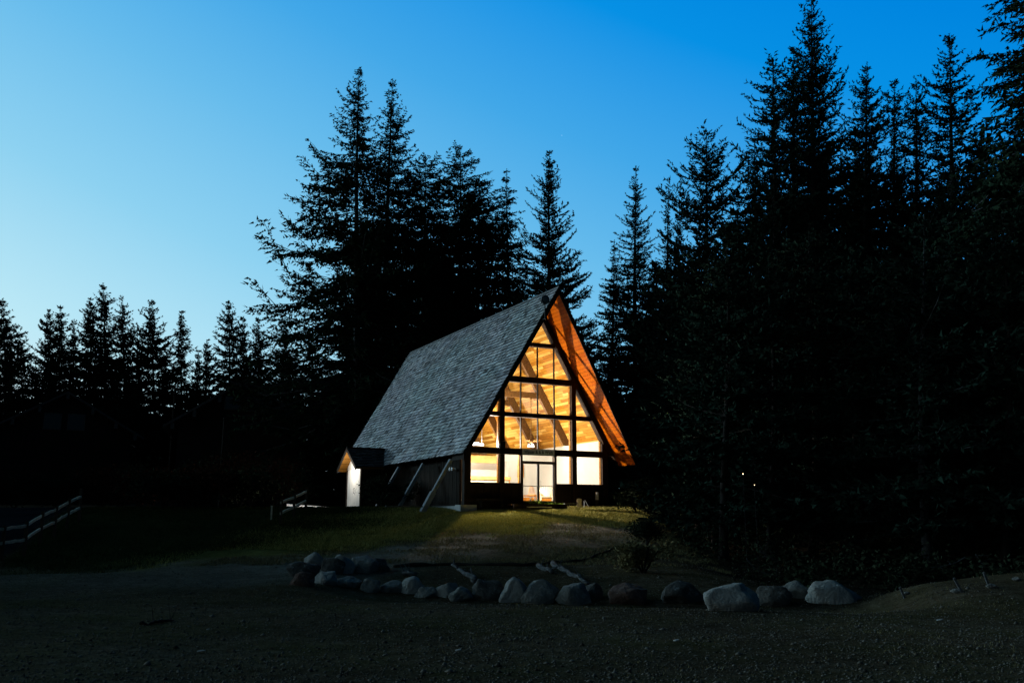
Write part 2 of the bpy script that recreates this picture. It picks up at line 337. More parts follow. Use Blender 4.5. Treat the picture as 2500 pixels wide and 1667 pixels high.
def ground_masks(x, y):
    """lawn and asphalt weights, with uneven edges"""
    n = 2.4 * (vnoise(x, y, 2.2) - .5) + 1.4 * (vnoise(x, y, .7) - .5)
    # the lawn's lower edge runs from the left fence up past the gravel path to the front of the lodge
    edge = np.interp(x, [-30, -14, -9, -5, -2.5, 0, 3, 6, 12], [27.0, 27.4, 28.2, 30.5, 34.2, 36.6, 38.0, 38.8, 41])
    lawn = sst(-1.6, 1.6, y - edge + 1.4 * n)
    lawn = lawn * (1 - sst(5.2, 6.6, x - .05 * (y - 40) + .4 * n))
    fx = np.interp(y, [20, 26, 30.6, 40, 43, 70], [-11.5, -13.6, -16.0, -18.8, -19.6, -24])
    asph = sst(-.25, .25, fx - .7 - x) * sst(22, 24, y) * (1 - sst(62, 66, y))
    return lawn * (1 - asph), asph
def build_ground():
    xs = np.concatenate([np.linspace(-420, -60, 25), np.linspace(-58, -24, 40), np.arange(-23.5, 20, .26), np.linspace(20.5, 58, 40), np.linspace(60, 420, 25)])
    ys = np.concatenate([np.linspace(-70, 4, 18), np.arange(5, 50, .24), np.linspace(50.5, 90, 60), np.linspace(92, 480, 40)])
    X, Y = np.meshgrid(xs, ys); Z = gz(X, Y)
    # flat under the lodge
    c, s = math.cos(YAW), math.sin(YAW)
    hx = c * (X - HX) + s * (Y - HY); hy = -s * (X - HX) + c * (Y - HY)
    ins = sst(4.6, 3.6, np.abs(hx)) * sst(-.1, .6, hy) * sst(18.5, 17.2, hy)
    Z = Z * (1 - ins) + (HZ + .80) * ins
    v = np.stack([X, Y, Z], -1).reshape(-1, 3); nx = len(xs); ny = len(ys)
    i = np.arange(nx * ny).reshape(ny, nx)
    f = np.stack([i[:-1, :-1], i[:-1, 1:], i[1:, 1:], i[1:, :-1]], -1).reshape(-1, 4)
    m, t, b = mat('ground', (.1, .1, .1), 1.0, 0.0)
    at = N(t, 'ShaderNodeVertexColor', layer_name='cover'); sc = N(t, 'ShaderNodeSeparateColor'); t.links.new(at.outputs[0], sc.inputs[0])
    tc = N(t, 'ShaderNodeTexCoord')
    def nz(scale, detail=6):
        n = N(t, 'ShaderNodeTexNoise'); n.inputs['Scale'].default_value = scale; n.inputs['Detail'].default_value = detail; n.inputs['Roughness'].default_value = .65
        t.links.new(tc.outputs['Object'], n.inputs['Vector']); return n.outputs['Fac']
    big, mid, fine = nz(.45), nz(4), nz(22, 4)
    gmix = math_(t, 'ADD', math_(t, 'MULTIPLY', mid, .45), math_(t, 'MULTIPLY', fine, .55))
    gravel = ramp(t, gmix, [(.32, (.036, .024, .013)), (.5, (.10, .075, .046)), (.62, (.18, .145, .10)), (.74, (.34, .32, .27))])
    dirt = ramp(t, gmix, [(.35, (.038, .031, .014)), (.65, (.11, .092, .044))])
    gd = N(t, 'ShaderNodeMix', data_type='RGBA'); t.links.new(ramp(t, big, [(.42, (0, 0, 0)), (.62, (1, 1, 1))]), gd.inputs[0])
    t.links.new(gravel, gd.inputs[6]); t.links.new(dirt, gd.inputs[7])
    tk = N(t, 'ShaderNodeVertexColor', layer_name='track_and_light'); pale = ramp(t, gmix, [(.32, (.10, .09, .07)), (.5, (.20, .185, .155)), (.62, (.32, .30, .26)), (.74, (.5, .48, .44))])
    gt = N(t, 'ShaderNodeMix', data_type='RGBA'); t.links.new(tk.outputs['Color'], gt.inputs[0]); t.links.new(gd.outputs[2], gt.inputs[6]); t.links.new(pale, gt.inputs[7]); gd = gt
    unlit_lawn = ramp(t, gmix, [(.34, (.015, .019, .008)), (.55, (.035, .042, .014)), (.72, (.07, .07, .03))])  # darker lawn colour painted where the window light does not reach
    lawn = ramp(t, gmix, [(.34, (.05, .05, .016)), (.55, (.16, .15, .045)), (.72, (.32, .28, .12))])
    ml = N(t, 'ShaderNodeMix', data_type='RGBA'); t.links.new(at.outputs['Alpha'], ml.inputs[0]); t.links.new(unlit_lawn, ml.inputs[6]); t.links.new(lawn, ml.inputs[7]); lawn = ml.outputs[2]
    m1 = N(t, 'ShaderNodeMix', data_type='RGBA'); t.links.new(sc.outputs[0], m1.inputs[0]); t.links.new(gd.outputs[2], m1.inputs[6]); t.links.new(lawn, m1.inputs[7])
    asph = ramp(t, gmix, [(.3, (.010, .011, .013)), (.7, (.022, .023, .026))])
    m2 = N(t, 'ShaderNodeMix', data_type='RGBA'); t.links.new(sc.outputs[1], m2.inputs[0]); t.links.new(m1.outputs[2], m2.inputs[6]); t.links.new(asph, m2.inputs[7])
    duff = ramp(t, gmix, [(.35, (.02, .016, .011)), (.65, (.05, .04, .028))])
    m3 = N(t, 'ShaderNodeMix', data_type='RGBA'); t.links.new(sc.outputs[2], m3.inputs[0]); t.links.new(m2.outputs[2], m3.inputs[6]); t.links.new(duff, m3.inputs[7])
    pat = ramp(t, nz(.22, 5), [(.36, (.55, .55, .55)), (.64, (1.2, 1.2, 1.2))])
    m4 = N(t, 'ShaderNodeMix', data_type='RGBA', blend_type='MULTIPLY'); m4.inputs[0].default_value = 1
    t.links.new(m3.outputs[2], m4.inputs[6]); t.links.new(pat, m4.inputs[7]); t.links.new(m4.outputs[2], b.inputs['Base Color'])
    bp = N(t, 'ShaderNodeBump'); bp.inputs['Strength'].default_value = .9; bp.inputs['Distance'].default_value = .05
    t.links.new(gmix, bp.inputs['Height']); t.links.new(bp.outputs[0], b.inputs['Normal'])
    o = fast_mesh('ground', v, f, m, smooth=True)
    la, asx = ground_masks(X, Y)
    edge = np.interp(X, [-30, -14, -9, -5, -2.5, 0, 3, 6, 12], [27.0, 27.4, 28.2, 30.5, 34.2, 36.6, 38.0, 38.8, 41]); dn = edge - Y + 2.2 * (vnoise(X, Y, 1.8) - .5)
    trk_light = sst(-.4, .8, dn) * (1 - sst(4.0, 8.5, dn)) * (1 - sst(4.2, 6, X)) * (.28 * sst(-26, -13, X) + .37 * sst(-12, -5, X))  # pale gravel track, and window light painted on over the mound
    c2 = o.data.color_attributes.new('track_and_light', 'FLOAT_COLOR', 'POINT'); c2.data.foreach_set('color', np.stack([trk_light] * 3 + [np.ones_like(trk_light)], -1).reshape(-1).astype(np.float32))
    wood = np.maximum(sst(5.6, 7.5, X - .05 * (Y - 40) + (vnoise(X, Y, 1.7) - .5) * 2) * sst(20.5, 22.5, Y), sst(62, 72, Y)) * (1 - asx)
    ca = o.data.color_attributes.new('cover', 'FLOAT_COLOR', 'POINT')
    col = np.stack([la, asx, wood, sst(-9, -3.5, X - .35 * (Y - 40) + 3 * (vnoise(X, Y, 2.5) - .5))], -1).reshape(-1)  # alpha: lawn painted brighter towards the window light
    ca.data.foreach_set('color', col.astype(np.float32))
    tag(o, None, None, None, 'structure'); o['label'] = 'gravelly ground rising to a grassy mound'
build_ground()

# ------------------------------------------------------------------ the lodge
TAN = 1.7266; COSA, SINA = .5012, .8653; ZR, ZU = 11.2058, 10.93
WALLC = M['white_wall']
lodge = thing('a_frame_lodge', 'A-frame lodge with a grey shingled roof and a glowing wall of windows', 'lodge', (HX, HY, HZ), YAW)
def part(mb, name, m, parent=lodge, smooth=False): return mb.build(name, m, parent, smooth)
def yfront(x): return -2.09 + .1307 * abs(x)

def shingle_field(name, m, parent, P, D, expo, along, tone, seed, wmin=.12, wmax=.32):
    """P(d, a, h) -> point (d down the slope, a along, h above); along(d) -> range of a"""
    r = np.random.default_rng(seed); V, F, C = [], [], []
    d = expo * .6; course = 0
    while d < D + expo * .5:
        dd = min(d, D); a0, a1 = along(dd); a = a0 - r.uniform(0, .15)
        row = r.uniform(.90, 1.10)
        while a < a1:
            w = r.uniform(wmin, wmax); s0, s1 = max(a + .004, a0), min(a + w - .004, a1)
            if s1 - s0 > .02:
                dj = dd + r.uniform(-.013, .013); hb = r.uniform(.046, .078); t0 = max(0, dd - expo * 1.45)
                b = len(V)
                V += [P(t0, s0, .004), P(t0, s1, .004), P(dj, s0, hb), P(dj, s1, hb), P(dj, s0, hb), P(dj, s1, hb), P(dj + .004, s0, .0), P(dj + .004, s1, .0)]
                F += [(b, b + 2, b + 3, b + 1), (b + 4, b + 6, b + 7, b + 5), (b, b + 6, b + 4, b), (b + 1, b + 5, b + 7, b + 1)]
                c = tone(dd, (s0 + s1) / 2, r) * row; C += [np.append(c, 1)] * 4 + [np.append(c * .06, 1)] * 4  # butt faces near-black: shadow lines under the courses put into the colour
            a += w
        d += expo; course += 1
    me = bpy.data.meshes.new(name); me.from_pydata([tuple(map(float, q)) for q in V], [], [f if f[0] != f[3] else f[:3] for f in F]); me.update()
    me.materials.append(m)
    ca = me.color_attributes.new('tone', 'FLOAT_COLOR', 'POINT'); ca.data.foreach_set('color', np.array(C, np.float32).ravel())
    o = bpy.data.objects.new(name, me); COL.objects.link(o); o.parent = parent; return o
def roof_tone(d, a, r):
    g = r.normal(.37, .13) * (.80 + .40 * float(vnoise(a, d * 2, 1.6)))
    g = min(max(g, .08), .62); h = float(vnoise(a + 40, d * 1.5, 2.4)); k = r.uniform(-.06, .06)
    return np.array([g * (.98 + k + .10 * (h - .5)), g * (1.0 + .08 * (.5 - h)), g * (1.02 - k)])
EAVE = 4.62; DMAX = EAVE / COSA
def roofP(sg):
    def P(d, a, h):
        x = d * COSA + SINA * h; return (sg * x, a, ZR - d * SINA + COSA * h)
    return P
deck = MB()
for sg in (-1, 1):
    pts = []
    for x, zt in ((0.0, ZR), (EAVE, ZR - TAN * EAVE)):
        pts += [(sg * x, yfront(x), zt), (sg * x, 17.55, zt)]
    lo = [(x, y, z - .26) if abs(x) < 1 else (x - sg * .2, y, z + .2 * TAN - .26) for x, y, z in pts]
    deck.add(pts + lo, [(0, 1, 3, 2), (4, 6, 7, 5), (0, 2, 6, 4), (1, 5, 7, 3), (2, 3, 7, 6)])
roof = part(deck, 'roof', M['dark_wood'])
for sg, sd in ((-1, 3), (1, 4)):
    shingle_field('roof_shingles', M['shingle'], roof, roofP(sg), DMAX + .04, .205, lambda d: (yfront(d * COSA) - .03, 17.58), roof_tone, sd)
rc = MB()
for k in range(80):
    y0 = -2.12 + k * .246; tl = random.Random(k).uniform(-.01, .01)
    rc.add([(0, y0, ZR + .075), (-.11, y0, ZR - .125 + tl), (.11, y0, ZR - .125), (0, y0 + .3, ZR + .05), (-.11, y0 + .3, ZR - .15), (.11, y0 + .3, ZR - .15)], [(0, 1, 4, 3), (0, 3, 5, 2), (0, 2, 1)])
cap = part(rc, 'ridge_cap', M['shingle'], roof)
ca = cap.data.color_attributes.new('tone', 'FLOAT_COLOR', 'POINT')
ca.data.foreach_set('color', np.array([(.2, .2, .2, 1)] * len(cap.data.vertices), np.float32).ravel())
# rake boards along the front edges
for sg in (-1, 1):
    fb = MB()
    v = []
    for x in (0, EAVE + .02):
        z = ZR - TAN * x
        for dy, dz in ((-.045, .02), (.0, .02), (.0, -.36), (-.045, -.36)): v.append((sg * x, yfront(x) + dy - .004, z + dz))
    fb.add(v, [(0, 1, 2, 3), (7, 6, 5, 4), (0, 4, 5, 1), (1, 5, 6, 2), (2, 6, 7, 3), (3, 7, 4, 0)])
    part(fb, 'rake_board', M['dark_wood'])
# lining: soffit boards outside, pine ceiling inside
for sg in (-1, 1):
    for nm, m, ya, yb, x1 in (('soffit', M['soffit' if sg > 0 else 'dark_wood'], None, -.02, EAVE - .01), ('ceiling', M['ceiling'], .30, 17.22, 4.0)):  # left soffit in dark wood: its shade is put into the colour
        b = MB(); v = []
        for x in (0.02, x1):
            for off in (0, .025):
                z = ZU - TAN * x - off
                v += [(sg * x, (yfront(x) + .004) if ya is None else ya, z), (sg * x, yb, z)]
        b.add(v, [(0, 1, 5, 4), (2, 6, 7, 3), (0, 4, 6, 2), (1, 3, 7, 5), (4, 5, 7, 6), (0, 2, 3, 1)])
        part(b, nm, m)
# frame rafters and beams of the front
def rx(z): return (ZU - .03 - z) / TAN
for sg in (-1, 1):
    z0, z1 = 3.45, ZU - .03
    b = MB().prism([(sg * rx(z0), z0), (0, z1), (0, z1 - .30 * TAN), (sg * (rx(z0) - .30), z0)], -.09, .23)
    part(b, 'front_rafter', M['dark_wood'])
    part(MB().box(*sorted((sg * 3.6, sg * 3.93)), -.06, .212, .82, 4.02), 'corner_post', M['dark_wood'])
    part(MB().box(*sorted((sg * 1.857, sg * 2.11)), -.075, .208, .82, 7.0), 'front_post', M['dark_wood'])
    part(MB().box(*sorted((sg * .875, sg * .99)), -.03, .205, .82, 3.37), 'door_post', M['dark_wood'])
for za, zb, hw in ((8.65, 8.85, 1.15), (6.83, 7.12, 2.15), (5.14, 5.35, 3.05), (3.35, 3.64, 3.75)):
    part(MB().box(-hw, hw, -.05, .20, za, zb), 'front_beam', M['dark_wood'])
def clip_x(poly):
    """keep |x| inside the rafters"""
    for sg in (-1, 1):
        out = []
        for i in range(len(poly)):
            a, b = poly[i], poly[(i + 1) % len(poly)]
            fa = (rx(a[1]) - .30) - sg * a[0]; fb = (rx(b[1]) - .30) - sg * b[0]
            if fa >= 0: out.append(a)
            if fa * fb < 0:
                t = fa / (fa - fb); out.append((a[0] + t * (b[0] - a[0]), a[1] + t * (b[1] - a[1])))
        poly = out
        if not poly: return poly
    return poly
rows = [(8.85, 10.2, [(-1.2, 1.2)]), (7.12, 8.65, [(-2.2, -.955), (-.905, -.025), (.025, .905), (.955, 2.2)]),
        (5.35, 6.83, [(-3.4, -2.11), (-1.857, -.955), (-.905, -.025), (.025, .905), (.955, 1.857), (2.11, 3.4)]),
        (3.64, 5.14, [(-3.6, -2.11), (-1.857, -.955), (-.905, -.025), (.025, .905), (.955, 1.857), (2.11, 3.6)]),
        (2.01, 3.35, [(-3.6, -2.11), (-1.857, -.99), (.99, 1.857), (2.11, 3.6)])]
for za, zb, cells in rows:
    for x0, x1 in cells:
        p = clip_x([(x0, za), (x1, za), (x1, zb), (x0, zb)])
        if len(p) < 3: continue
        part(MB().prism(p, .060, .068), 'window_pane', M['glass'])
        # pine trim round the pane, inside
        cx = sum(q[0] for q in p) / len(p); cz = sum(q[1] for q in p) / len(p); n = len(p)
        q = [(cx + (a - cx) * (1 - .085 / max(.3, abs(a - cx))), cz + (b - cz) * (1 - .085 / max(.3, abs(b - cz)))) for a, b in p]
        tr = MB(); v = [(a, y, b) for y in (.09, .20) for a, b in p] + [(a, y, b) for y in (.09, .20) for a, b in q]
        f = []
        for i in range(n):
            j = (i + 1) % n; f += [(i, j, 2 * n + j, 2 * n + i), (2 * n + i, 2 * n + j, 3 * n + j, 3 * n + i), (n + i, 3 * n + i, 3 * n + j, n + j)]
        # thin lining only on the jambs (keeps panes wide)
        tr = MB()
        xs0, xs1 = min(a for a, b in p), max(a for a, b in p)
        if abs(x1 - xs1) < 1e-3 and x1 in (1.857, 3.6, -2.11, -.99):
            zt = max(b for a, b in p if abs(a - xs1) < 1e-3)
            part(MB().box(xs1 - .03, xs1 + .002, .075, .215, za + .002, zt - .002), 'window_jamb', M['reveal'])
for za, zb in ((3.64, 5.14), (5.35, 6.83), (7.12, 8.65)):
    for x in (-.93, 0, .93):
        part(MB().box(x - .026, x + .026, .03, .11, za - .01, zb + .01), 'mullion', M['black'])
for x0, x1 in ((-3.6, -2.11), (-1.857, -.99), (.99, 1.857), (2.11, 3.6)):
    part(MB().box(x0 - .01, x1 + .01, -.07, .204, 1.86, 2.01), 'window_sill', M['dark_wood'])
    b = MB().box(x0 - .01, x1 + .01, .02, .25, .80, 1.87)
    n = max(2, round((x1 - x0) / .42))
    for k in range(n + 1):
        xx = x0 + (x1 - x0) * k / n; b.box(xx - .035, xx + .035, -.005, .03, .84, 1.86)
    part(b, 'front_panel', M['dark_wood'])
# double door with a transom
part(MB().box(-.875, .875, -.02, .22, 2.985, 3.06), 'door_header', M['dark_wood'])
part(MB().prism([(-.875, 3.06), (.875, 3.06), (.875, 3.35), (-.875, 3.35)], .06, .068), 'transom_pane', M['glass'])
part(MB().box(-.99, .99, -.12, .34, .86, 1.10), 'threshold', M['dark_wood'])
for sg in (-1, 1):
    a, b_ = (-.872, -.004) if sg < 0 else (.004, .872)
    d = MB().box(a, a + .055, .03, .09, 1.10, 2.98).box(b_ - .055, b_, .03, .09, 1.10, 2.98).box(a + .055, b_ - .055, .03, .09, 1.10, 1.19).box(a + .055, b_ - .055, .03, .09, 2.93, 2.98)
    do = part(d, 'door', M['metal'])
    part(MB().box(a + .055, b_ - .055, .055, .065, 1.19, 2.93), 'door_glass', M['glass'], do)
    part(MB().box(a + .05, b_ - .05, .10, .125, 1.87, 1.90), 'push_bar', M['metal'], do)
    if sg > 0:
        part(MB().tube([(.10, .03, 1.88), (.10, -.03, 1.88), (.10, -.03, 2.12), (.10, .03, 2.12)], .012, 6), 'door_handle', M['metal'], do)
# side and back walls
for sg in (-1, 1):
    b = MB().box(*sorted((sg * 3.90, sg * 3.965)), .36, 17.25, .55, 4.1)
    y = .40; rr = random.Random(5 + sg)
    while y < 17.2:
        w = rr.uniform(.14, .2)
        b.box(*sorted((sg * 3.96, sg * (3.985 + rr.uniform(0, .012)))), y, y + w - .035, .95 + rr.uniform(0, .04), 4.0); y += w
    b.box(*sorted((sg * 3.955, sg * 4.02)), .36, 17.25, .80, 1.02)
    part(b, 'side_wall', M['side_wood'])
    part(MB().box(*sorted((sg * 3.80, sg * 3.88)), .36, 17.2, 1.06, 4.22), 'interior_wall', WALLC)
    part(MB().box(*sorted((sg * 3.77, sg * 3.803)), 2.0, 17.2, 1.10, 1.72), 'wainscot', M['wainscot'])
part(MB().prism([(-3.98, .6), (3.98, .6), (3.98, 4.05), (0, ZU - .02), (-3.98, 4.05)], 17.26, 17.42), 'back_wall', M['side_wood'])
part(MB().prism([(-3.8, 1.1), (3.8, 1.1), (3.8, 4.25), (0, ZU - .10), (-3.8, 4.25)], 17.10, 17.20), 'interior_wall', WALLC)
part(MB().box(-3.88, 3.88, .26, 17.2, .95, 1.10), 'floor', M['floor'])
part(MB().box(-4.22, -3.4, -.30, .30, .62, .97).box(-4.16, -3.985, .30, 5.2, .6, .93), 'foundation', M['concrete'])
part(MB().box(3.985, 4.16, -.2, 17, .6, .93), 'foundation', M['concrete'])
# rafters that run on below the eaves as buttress legs, and show inside under the ceiling
for k, y in enumerate((.12, 3.5, 6.9, 10.3, 13.7, 17.0)):
    for sg in (-1, 1):
        if 0 < k < 5:
            b = MB(); z0, z1 = 4.2, ZU - .06
            xa, xb = (ZU - .028 - z0) / TAN, 0
            b.prism([(sg * xa, z0), (0, ZU - .028), (0, ZU - .028 - .42 * 2), (sg * (xa - .42 * 2 / TAN), z0)], y - .10, y + .10)
            part(b, 'rafter', M['rafter'])
        if sg > 0 or k > 2: continue            # only these stand clear of the porch
        zt, zb = 3.0, .62
        xt, xb = (ZU - .10 - zt) / TAN, (ZU - .10 - zb) / TAN
        b = MB().bar((sg * xt, y, zt), (sg * xb, y, zb), .15, .18, (0, 1, 0))
        lg = part(b, 'buttress_leg', M['brace'])
        if k == 0: part(MB().bar((sg * (xb - .52), y, zb + .9), (sg * (xb - .02), y, zb + .02), .22, .26, (0, 1, 0)), 'leg_shoe', M['brace'], lg)
    if 0 < k < 5:
        zt = 6.92
        part(MB().box(-(ZU - zt) / TAN + .1, (ZU - zt) / TAN - .1, y - .085, y + .085, zt - .30, zt), 'tie_beam', M['rafter'])
# counter with a header, seen through the left windows
part(MB().box(-3.8, .72, 4.55, 5.1, 1.1, 2.36), 'counter', M['counter'])
part(MB().box(-3.8, .80, 4.45, 5.2, 2.36, 2.52), 'counter_top', M['chair_wood'])
part(MB().box(-3.8, .10, 4.6, 4.75, 3.22, 3.60), 'counter_header', M['chair_wood'])
part(MB().box(.70, .82, 4.6, 4.72, 1.1, 2.36), 'counter_leg', M['chair_wood'])
part(MB().box(-3.79, 1.3, 5.75, 5.82, 1.1, 3.45), 'partition', WALLC)

# ---- porch on the left side
PX, PY, PZ, PS = -6.26, 10.5, 4.19, 1.04 / 1.58
pd = MB()
for sg in (-1, 1):
    v = []
    for w in (0, 1.66):
        z = PZ - PS * w
        xr = -(ZR - z) / TAN + .02
        for dz in (0, -.12): v += [(PX, PY + sg * w, z + dz), (xr, PY + sg * w, z + dz)]
    pd.add(v, [(0, 1, 5, 4), (2, 6, 7, 3), (0, 4, 6, 2), (4, 5, 7, 6), (1, 3, 7, 5)])
porch_roof = part(pd, 'porch_roof', M['reveal'])
pc, psn = 1 / math.hypot(1, PS), PS / math.hypot(1, PS)
def porch_tone(d, a, r):
    g = max(.03, r.normal(.085, .02)); return np.array([g * .95, g, g * 1.05])
for sg in (-1, 1):
    def P(d, a, h, sg=sg): return (a, PY + sg * (d * pc + psn * h), PZ - d * psn + pc * h)
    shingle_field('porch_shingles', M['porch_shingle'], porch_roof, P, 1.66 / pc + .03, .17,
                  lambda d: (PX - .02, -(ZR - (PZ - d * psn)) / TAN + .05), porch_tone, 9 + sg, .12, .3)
    v = []
    for w in (0, 1.70):
        z = PZ - PS * w
        for dx, dz in ((-.05, .03), (0.0, .03), (0, -.16), (-.05, -.16)): v.append((PX - .006 + dx, PY + sg * w, z + dz))
    part(MB().add(v, [(0, 1, 2, 3), (7, 6, 5, 4), (0, 4, 5, 1), (1, 5, 6, 2), (2, 6, 7, 3), (3, 7, 4, 0)]), 'barge_board', M['side_wood'])
part(MB().box(-6.3, -4.1, PY - .04, PY + .04, PZ - .02, PZ + .08), 'porch_ridge', M['dark_wood'])
part(MB().prism([(-5.8, .8), (-4.0, .8), (-4.0, 3.35), (-5.8, 3.35)], 9.22, 9.34), 'porch_wall', M['side_wood'])
part(MB().prism([(-5.8, .8), (-4.0, .8), (-4.0, 3.35), (-5.8, 3.35)], 11.66, 11.78), 'porch_wall', M['side_wood'])
b = MB(); y0 = 9.36
for k in range(3):
    y1 = y0 + (11.64 - 9.36) / 3; b.box(-5.83, -5.74, y0 + .008, y1 - .008, .84, 3.06); y0 = y1
pdoor = part(b, 'porch_door', M['white_paint'])
part(MB().tube([(-5.83, 10.28, 1.72), (-5.90, 10.28, 1.74), (-5.90, 10.28, 2.0), (-5.83, 10.28, 2.02)], .014, 6), 'door_handle', M['metal'], pdoor)
for ya, yb in ((9.22, 9.345), (11.655, 11.79)): part(MB().box(-5.86, -5.70, ya, yb, .80, 3.08), 'door_jamb', M['dark_wood'])
g = MB(); pts = [(9.2, 3.08), (11.8, 3.08), (11.8, PZ - PS * 1.3 - .14), (10.5, PZ - .14), (9.2, PZ - PS * 1.3 - .14)]
n = len(pts); g.add([(-5.80, y, z) for y, z in pts] + [(-5.72, y, z) for y, z in pts], [tuple(range(n)), tuple(range(2 * n - 1, n - 1, -1))] + [(i, i + n, (i + 1) % n + n, (i + 1) % n) for i in range(n)])
part(g, 'porch_gable', M['white_paint'])

# ---- things on, in and round the lodge (placed in the lodge's own measure)
def hp(X, Y, Z): return tuple(float(q) for q in h2w(X, Y, Z))
def hthing(name, label, cat, X, Y, Z, rz=0, group=None): return thing(name, label, cat, hp(X, Y, Z), YAW + rz, group)
s = hthing('sign_board', 'blue-grey sign board with dark lettering over the double door', 'sign', -.05, -.06, 3.33)
MB().box(-.87, .87, -.05, 0, 0, .29).build('board', M['sign'], s)
fd = bpy.data.curves.new('lettering', 'FONT'); fd.body = 'Winter & & & Wash'; fd.size = .205; fd.align_x = 'CENTER'; fd.extrude = .004; fd.offset = .004
fd.materials.append(M['sign_ink'])
tmp = bpy.data.objects.new('lettering_outline', fd); COL.objects.link(tmp); bpy.context.view_layer.update()
fm = bpy.data.meshes.new_from_object(tmp.evaluated_get(bpy.context.evaluated_depsgraph_get())); bpy.data.objects.remove(tmp); bpy.data.curves.remove(fd)
fw = max(v.co.x for v in fm.vertices) - min(v.co.x for v in fm.vertices)
fo = bpy.data.objects.new('lettering', fm); COL.objects.link(fo); fo.parent = s; fo.scale = (1.58 / fw, 1, 1); fo.location = (0, -.056, .09); fo.rotation_euler = (math.pi / 2, 0, 0)

s = hthing('floodlight', 'round floodlight on a thin pole at the peak of the A-frame roof', 'lamp', -.88, -2.3, 9.5)
MB().tube([(0, 0, 0), (0, 0, .75)], .03, 8).tube([(0, 0, .05), (.0, .35, .02)], .025, 6).build('pole', M['metal'], s)
MB().lathe([(.10, .18), (.17, .12), (.21, .0), (.215, -.06), (.19, -.06)], (0, 0, .95), 20, 'Y').build('lamp_housing', M['metal'], s)
MB().lathe([(.185, -.055), (.10, -.08), (.01, -.088)], (0, 0, .95), 20, 'Y').build('lens', M['lens'], s)
MB().tube([(-.23, 0, .95), (-.2, 0, .76), (0, 0, .72), (.2, 0, .76), (.23, 0, .95)], .014, 6).build('bracket', M['metal'], s)

s = hthing('loudspeaker', 'black loudspeaker tilted on the front post left of the sign', 'loudspeaker', -2.02, -.10, 3.62, -.44)
b = MB(); b.add([(x, y - .34, z) for x, y, z in [(-.13, 0, -.30), (.13, 0, -.30), (.16, -.02, .28), (-.10, -.02, .28)]] + [(x, y, z) for x, y, z in [(-.13, 0, -.28), (.13, 0, -.28), (.15, -.02, .33), (-.09, -.02, .33)]],
                [(0, 1, 2, 3), (7, 6, 5, 4), (0, 4, 5, 1), (1, 5, 6, 2), (2, 6, 7, 3), (3, 7, 4, 0)])
b.build('cabinet', M['black'], s)
MB().tube([(0, .0, 0), (0, .12, .02)], .03, 6).tube([(0, .05, .30), (.02, -.05, .42), (.03, -.14, .46)], .014, 6).build('bracket', M['black'], s)

s = hthing('wall_spotlight', 'small pale spotlight on the dark side wall under the eave', 'lamp', -4.06, .75, 2.62)
MB().lathe([(.05, .04), (.06, 0)], (0, 0, 0), 12, 'X').build('base', M['grey_metal'], s)
for dy in (-.14, .14):
    MB().lathe([(.03, .0), (.07, -.10), (.085, -.16), (.01, -.17)], (-.06, dy, 0), 12, 'X').build('lamp_head', M['grey_metal'], s)
MB().tube([(0, -.14, 0), (0, .14, 0)], .02, 6).build('arm', M['grey_metal'], s)

s = hthing('ceiling_fan', 'ceiling fan with glowing lamp shades hanging on a long rod inside', 'ceiling fan', 1.5, 3.5, 4.1)
MB().tube([(0, 0, .35), (0, 0, 2.56)], .018, 8).lathe([(.06, 2.46), (.06, 2.54)], n=12).build('rod', M['rafter'], s)
MB().lathe([(.05, .14), (.12, .2), (.13, .3), (.05, .36)], n=16).build('motor', M['rafter'], s, True)
for k in range(4):
    a = k * math.pi / 2 + .5
    MB().bar((math.cos(a) * .14, math.sin(a) * .14, .27), (math.cos(a) * .62, math.sin(a) * .62, .25), .13, .015).build('blade', M['chair_wood'], s)
for k in range(3):
    a = k * 2.1 + .3
    MB().lathe([(.03, .12), (.055, .06), (.085, -.04), (.07, -.06)], (math.cos(a) * .13, math.sin(a) * .13, 0), 12).build('lamp_shade', M['bulb'], s, True)
s = hthing('fluorescent_lamp', 'dazzling white tube lamp inside behind the left front windows', 'lamp', -2.36, 2.0, 3.93, .1)
MB().box(-.40, .40, -.03, .03, .04, .075).tube([(-.3, 0, .07), (-.3, 0, 1.0)], .01, 6).tube([(.3, 0, .07), (.3, 0, 1.0)], .008, 6).build('fixture', M['black'], s)
MB().tube([(-.38, 0, .0), (.38, 0, .0)], .04, 10).build('tube', M['tube'], s)
s = hthing('fluorescent_lamp', 'second tube lamp hanging deeper inside above the counter', 'lamp', -1.6, 5.2, 4.15, .0)
MB().box(-.62, .62, -.09, .09, .06, .12).tube([(-.5, 0, .12), (-.5, 0, 2.4)], .01, 6).tube([(.5, 0, .12), (.5, 0, 2.4)], .008, 6).build('fixture', M['black'], s)
MB().tube([(-.58, 0, .03), (.58, 0, .03)], .028, 10).build('tube', M['bulb'], s)

s = hthing('armchair', 'wicker armchair with a fan-shaped back inside the right door leaf', 'chair', 1.72, 2.3, 1.10, -.5)
b = MB()
for k in range(9):
    a = (k - 4) * .11; b.bar((math.sin(a) * .22, .20, .34), (math.sin(a) * .95, .42, .34 + math.cos(a * 1.6) * .56), .058, .02, (0, 1, 0))
b.build('backrest', M['wicker'], s)
MB().bar((0, -.28, .36), (0, .24, .30), .52, .04).build('seat', M['wicker'], s)
for x in (-.3, .3):
    MB().bar((x, -.34, .52), (x, .32, .50), .10, .03).build('armrest', M['wicker'], s)
    MB().bar((x, -.26, 0), (x, -.26, .51), .06, .06, (0, 1, 0)).build('leg', M['wicker'], s)
    MB().bar((x * .9, .26, 0), (x * .9, .20, .5), .06, .06, (0, 1, 0)).build('leg', M['wicker'], s)
s = hthing('windsor_chair', 'wooden hoop-back chair inside the left door leaf', 'chair', 1.05, 2.4, 1.10, .2)
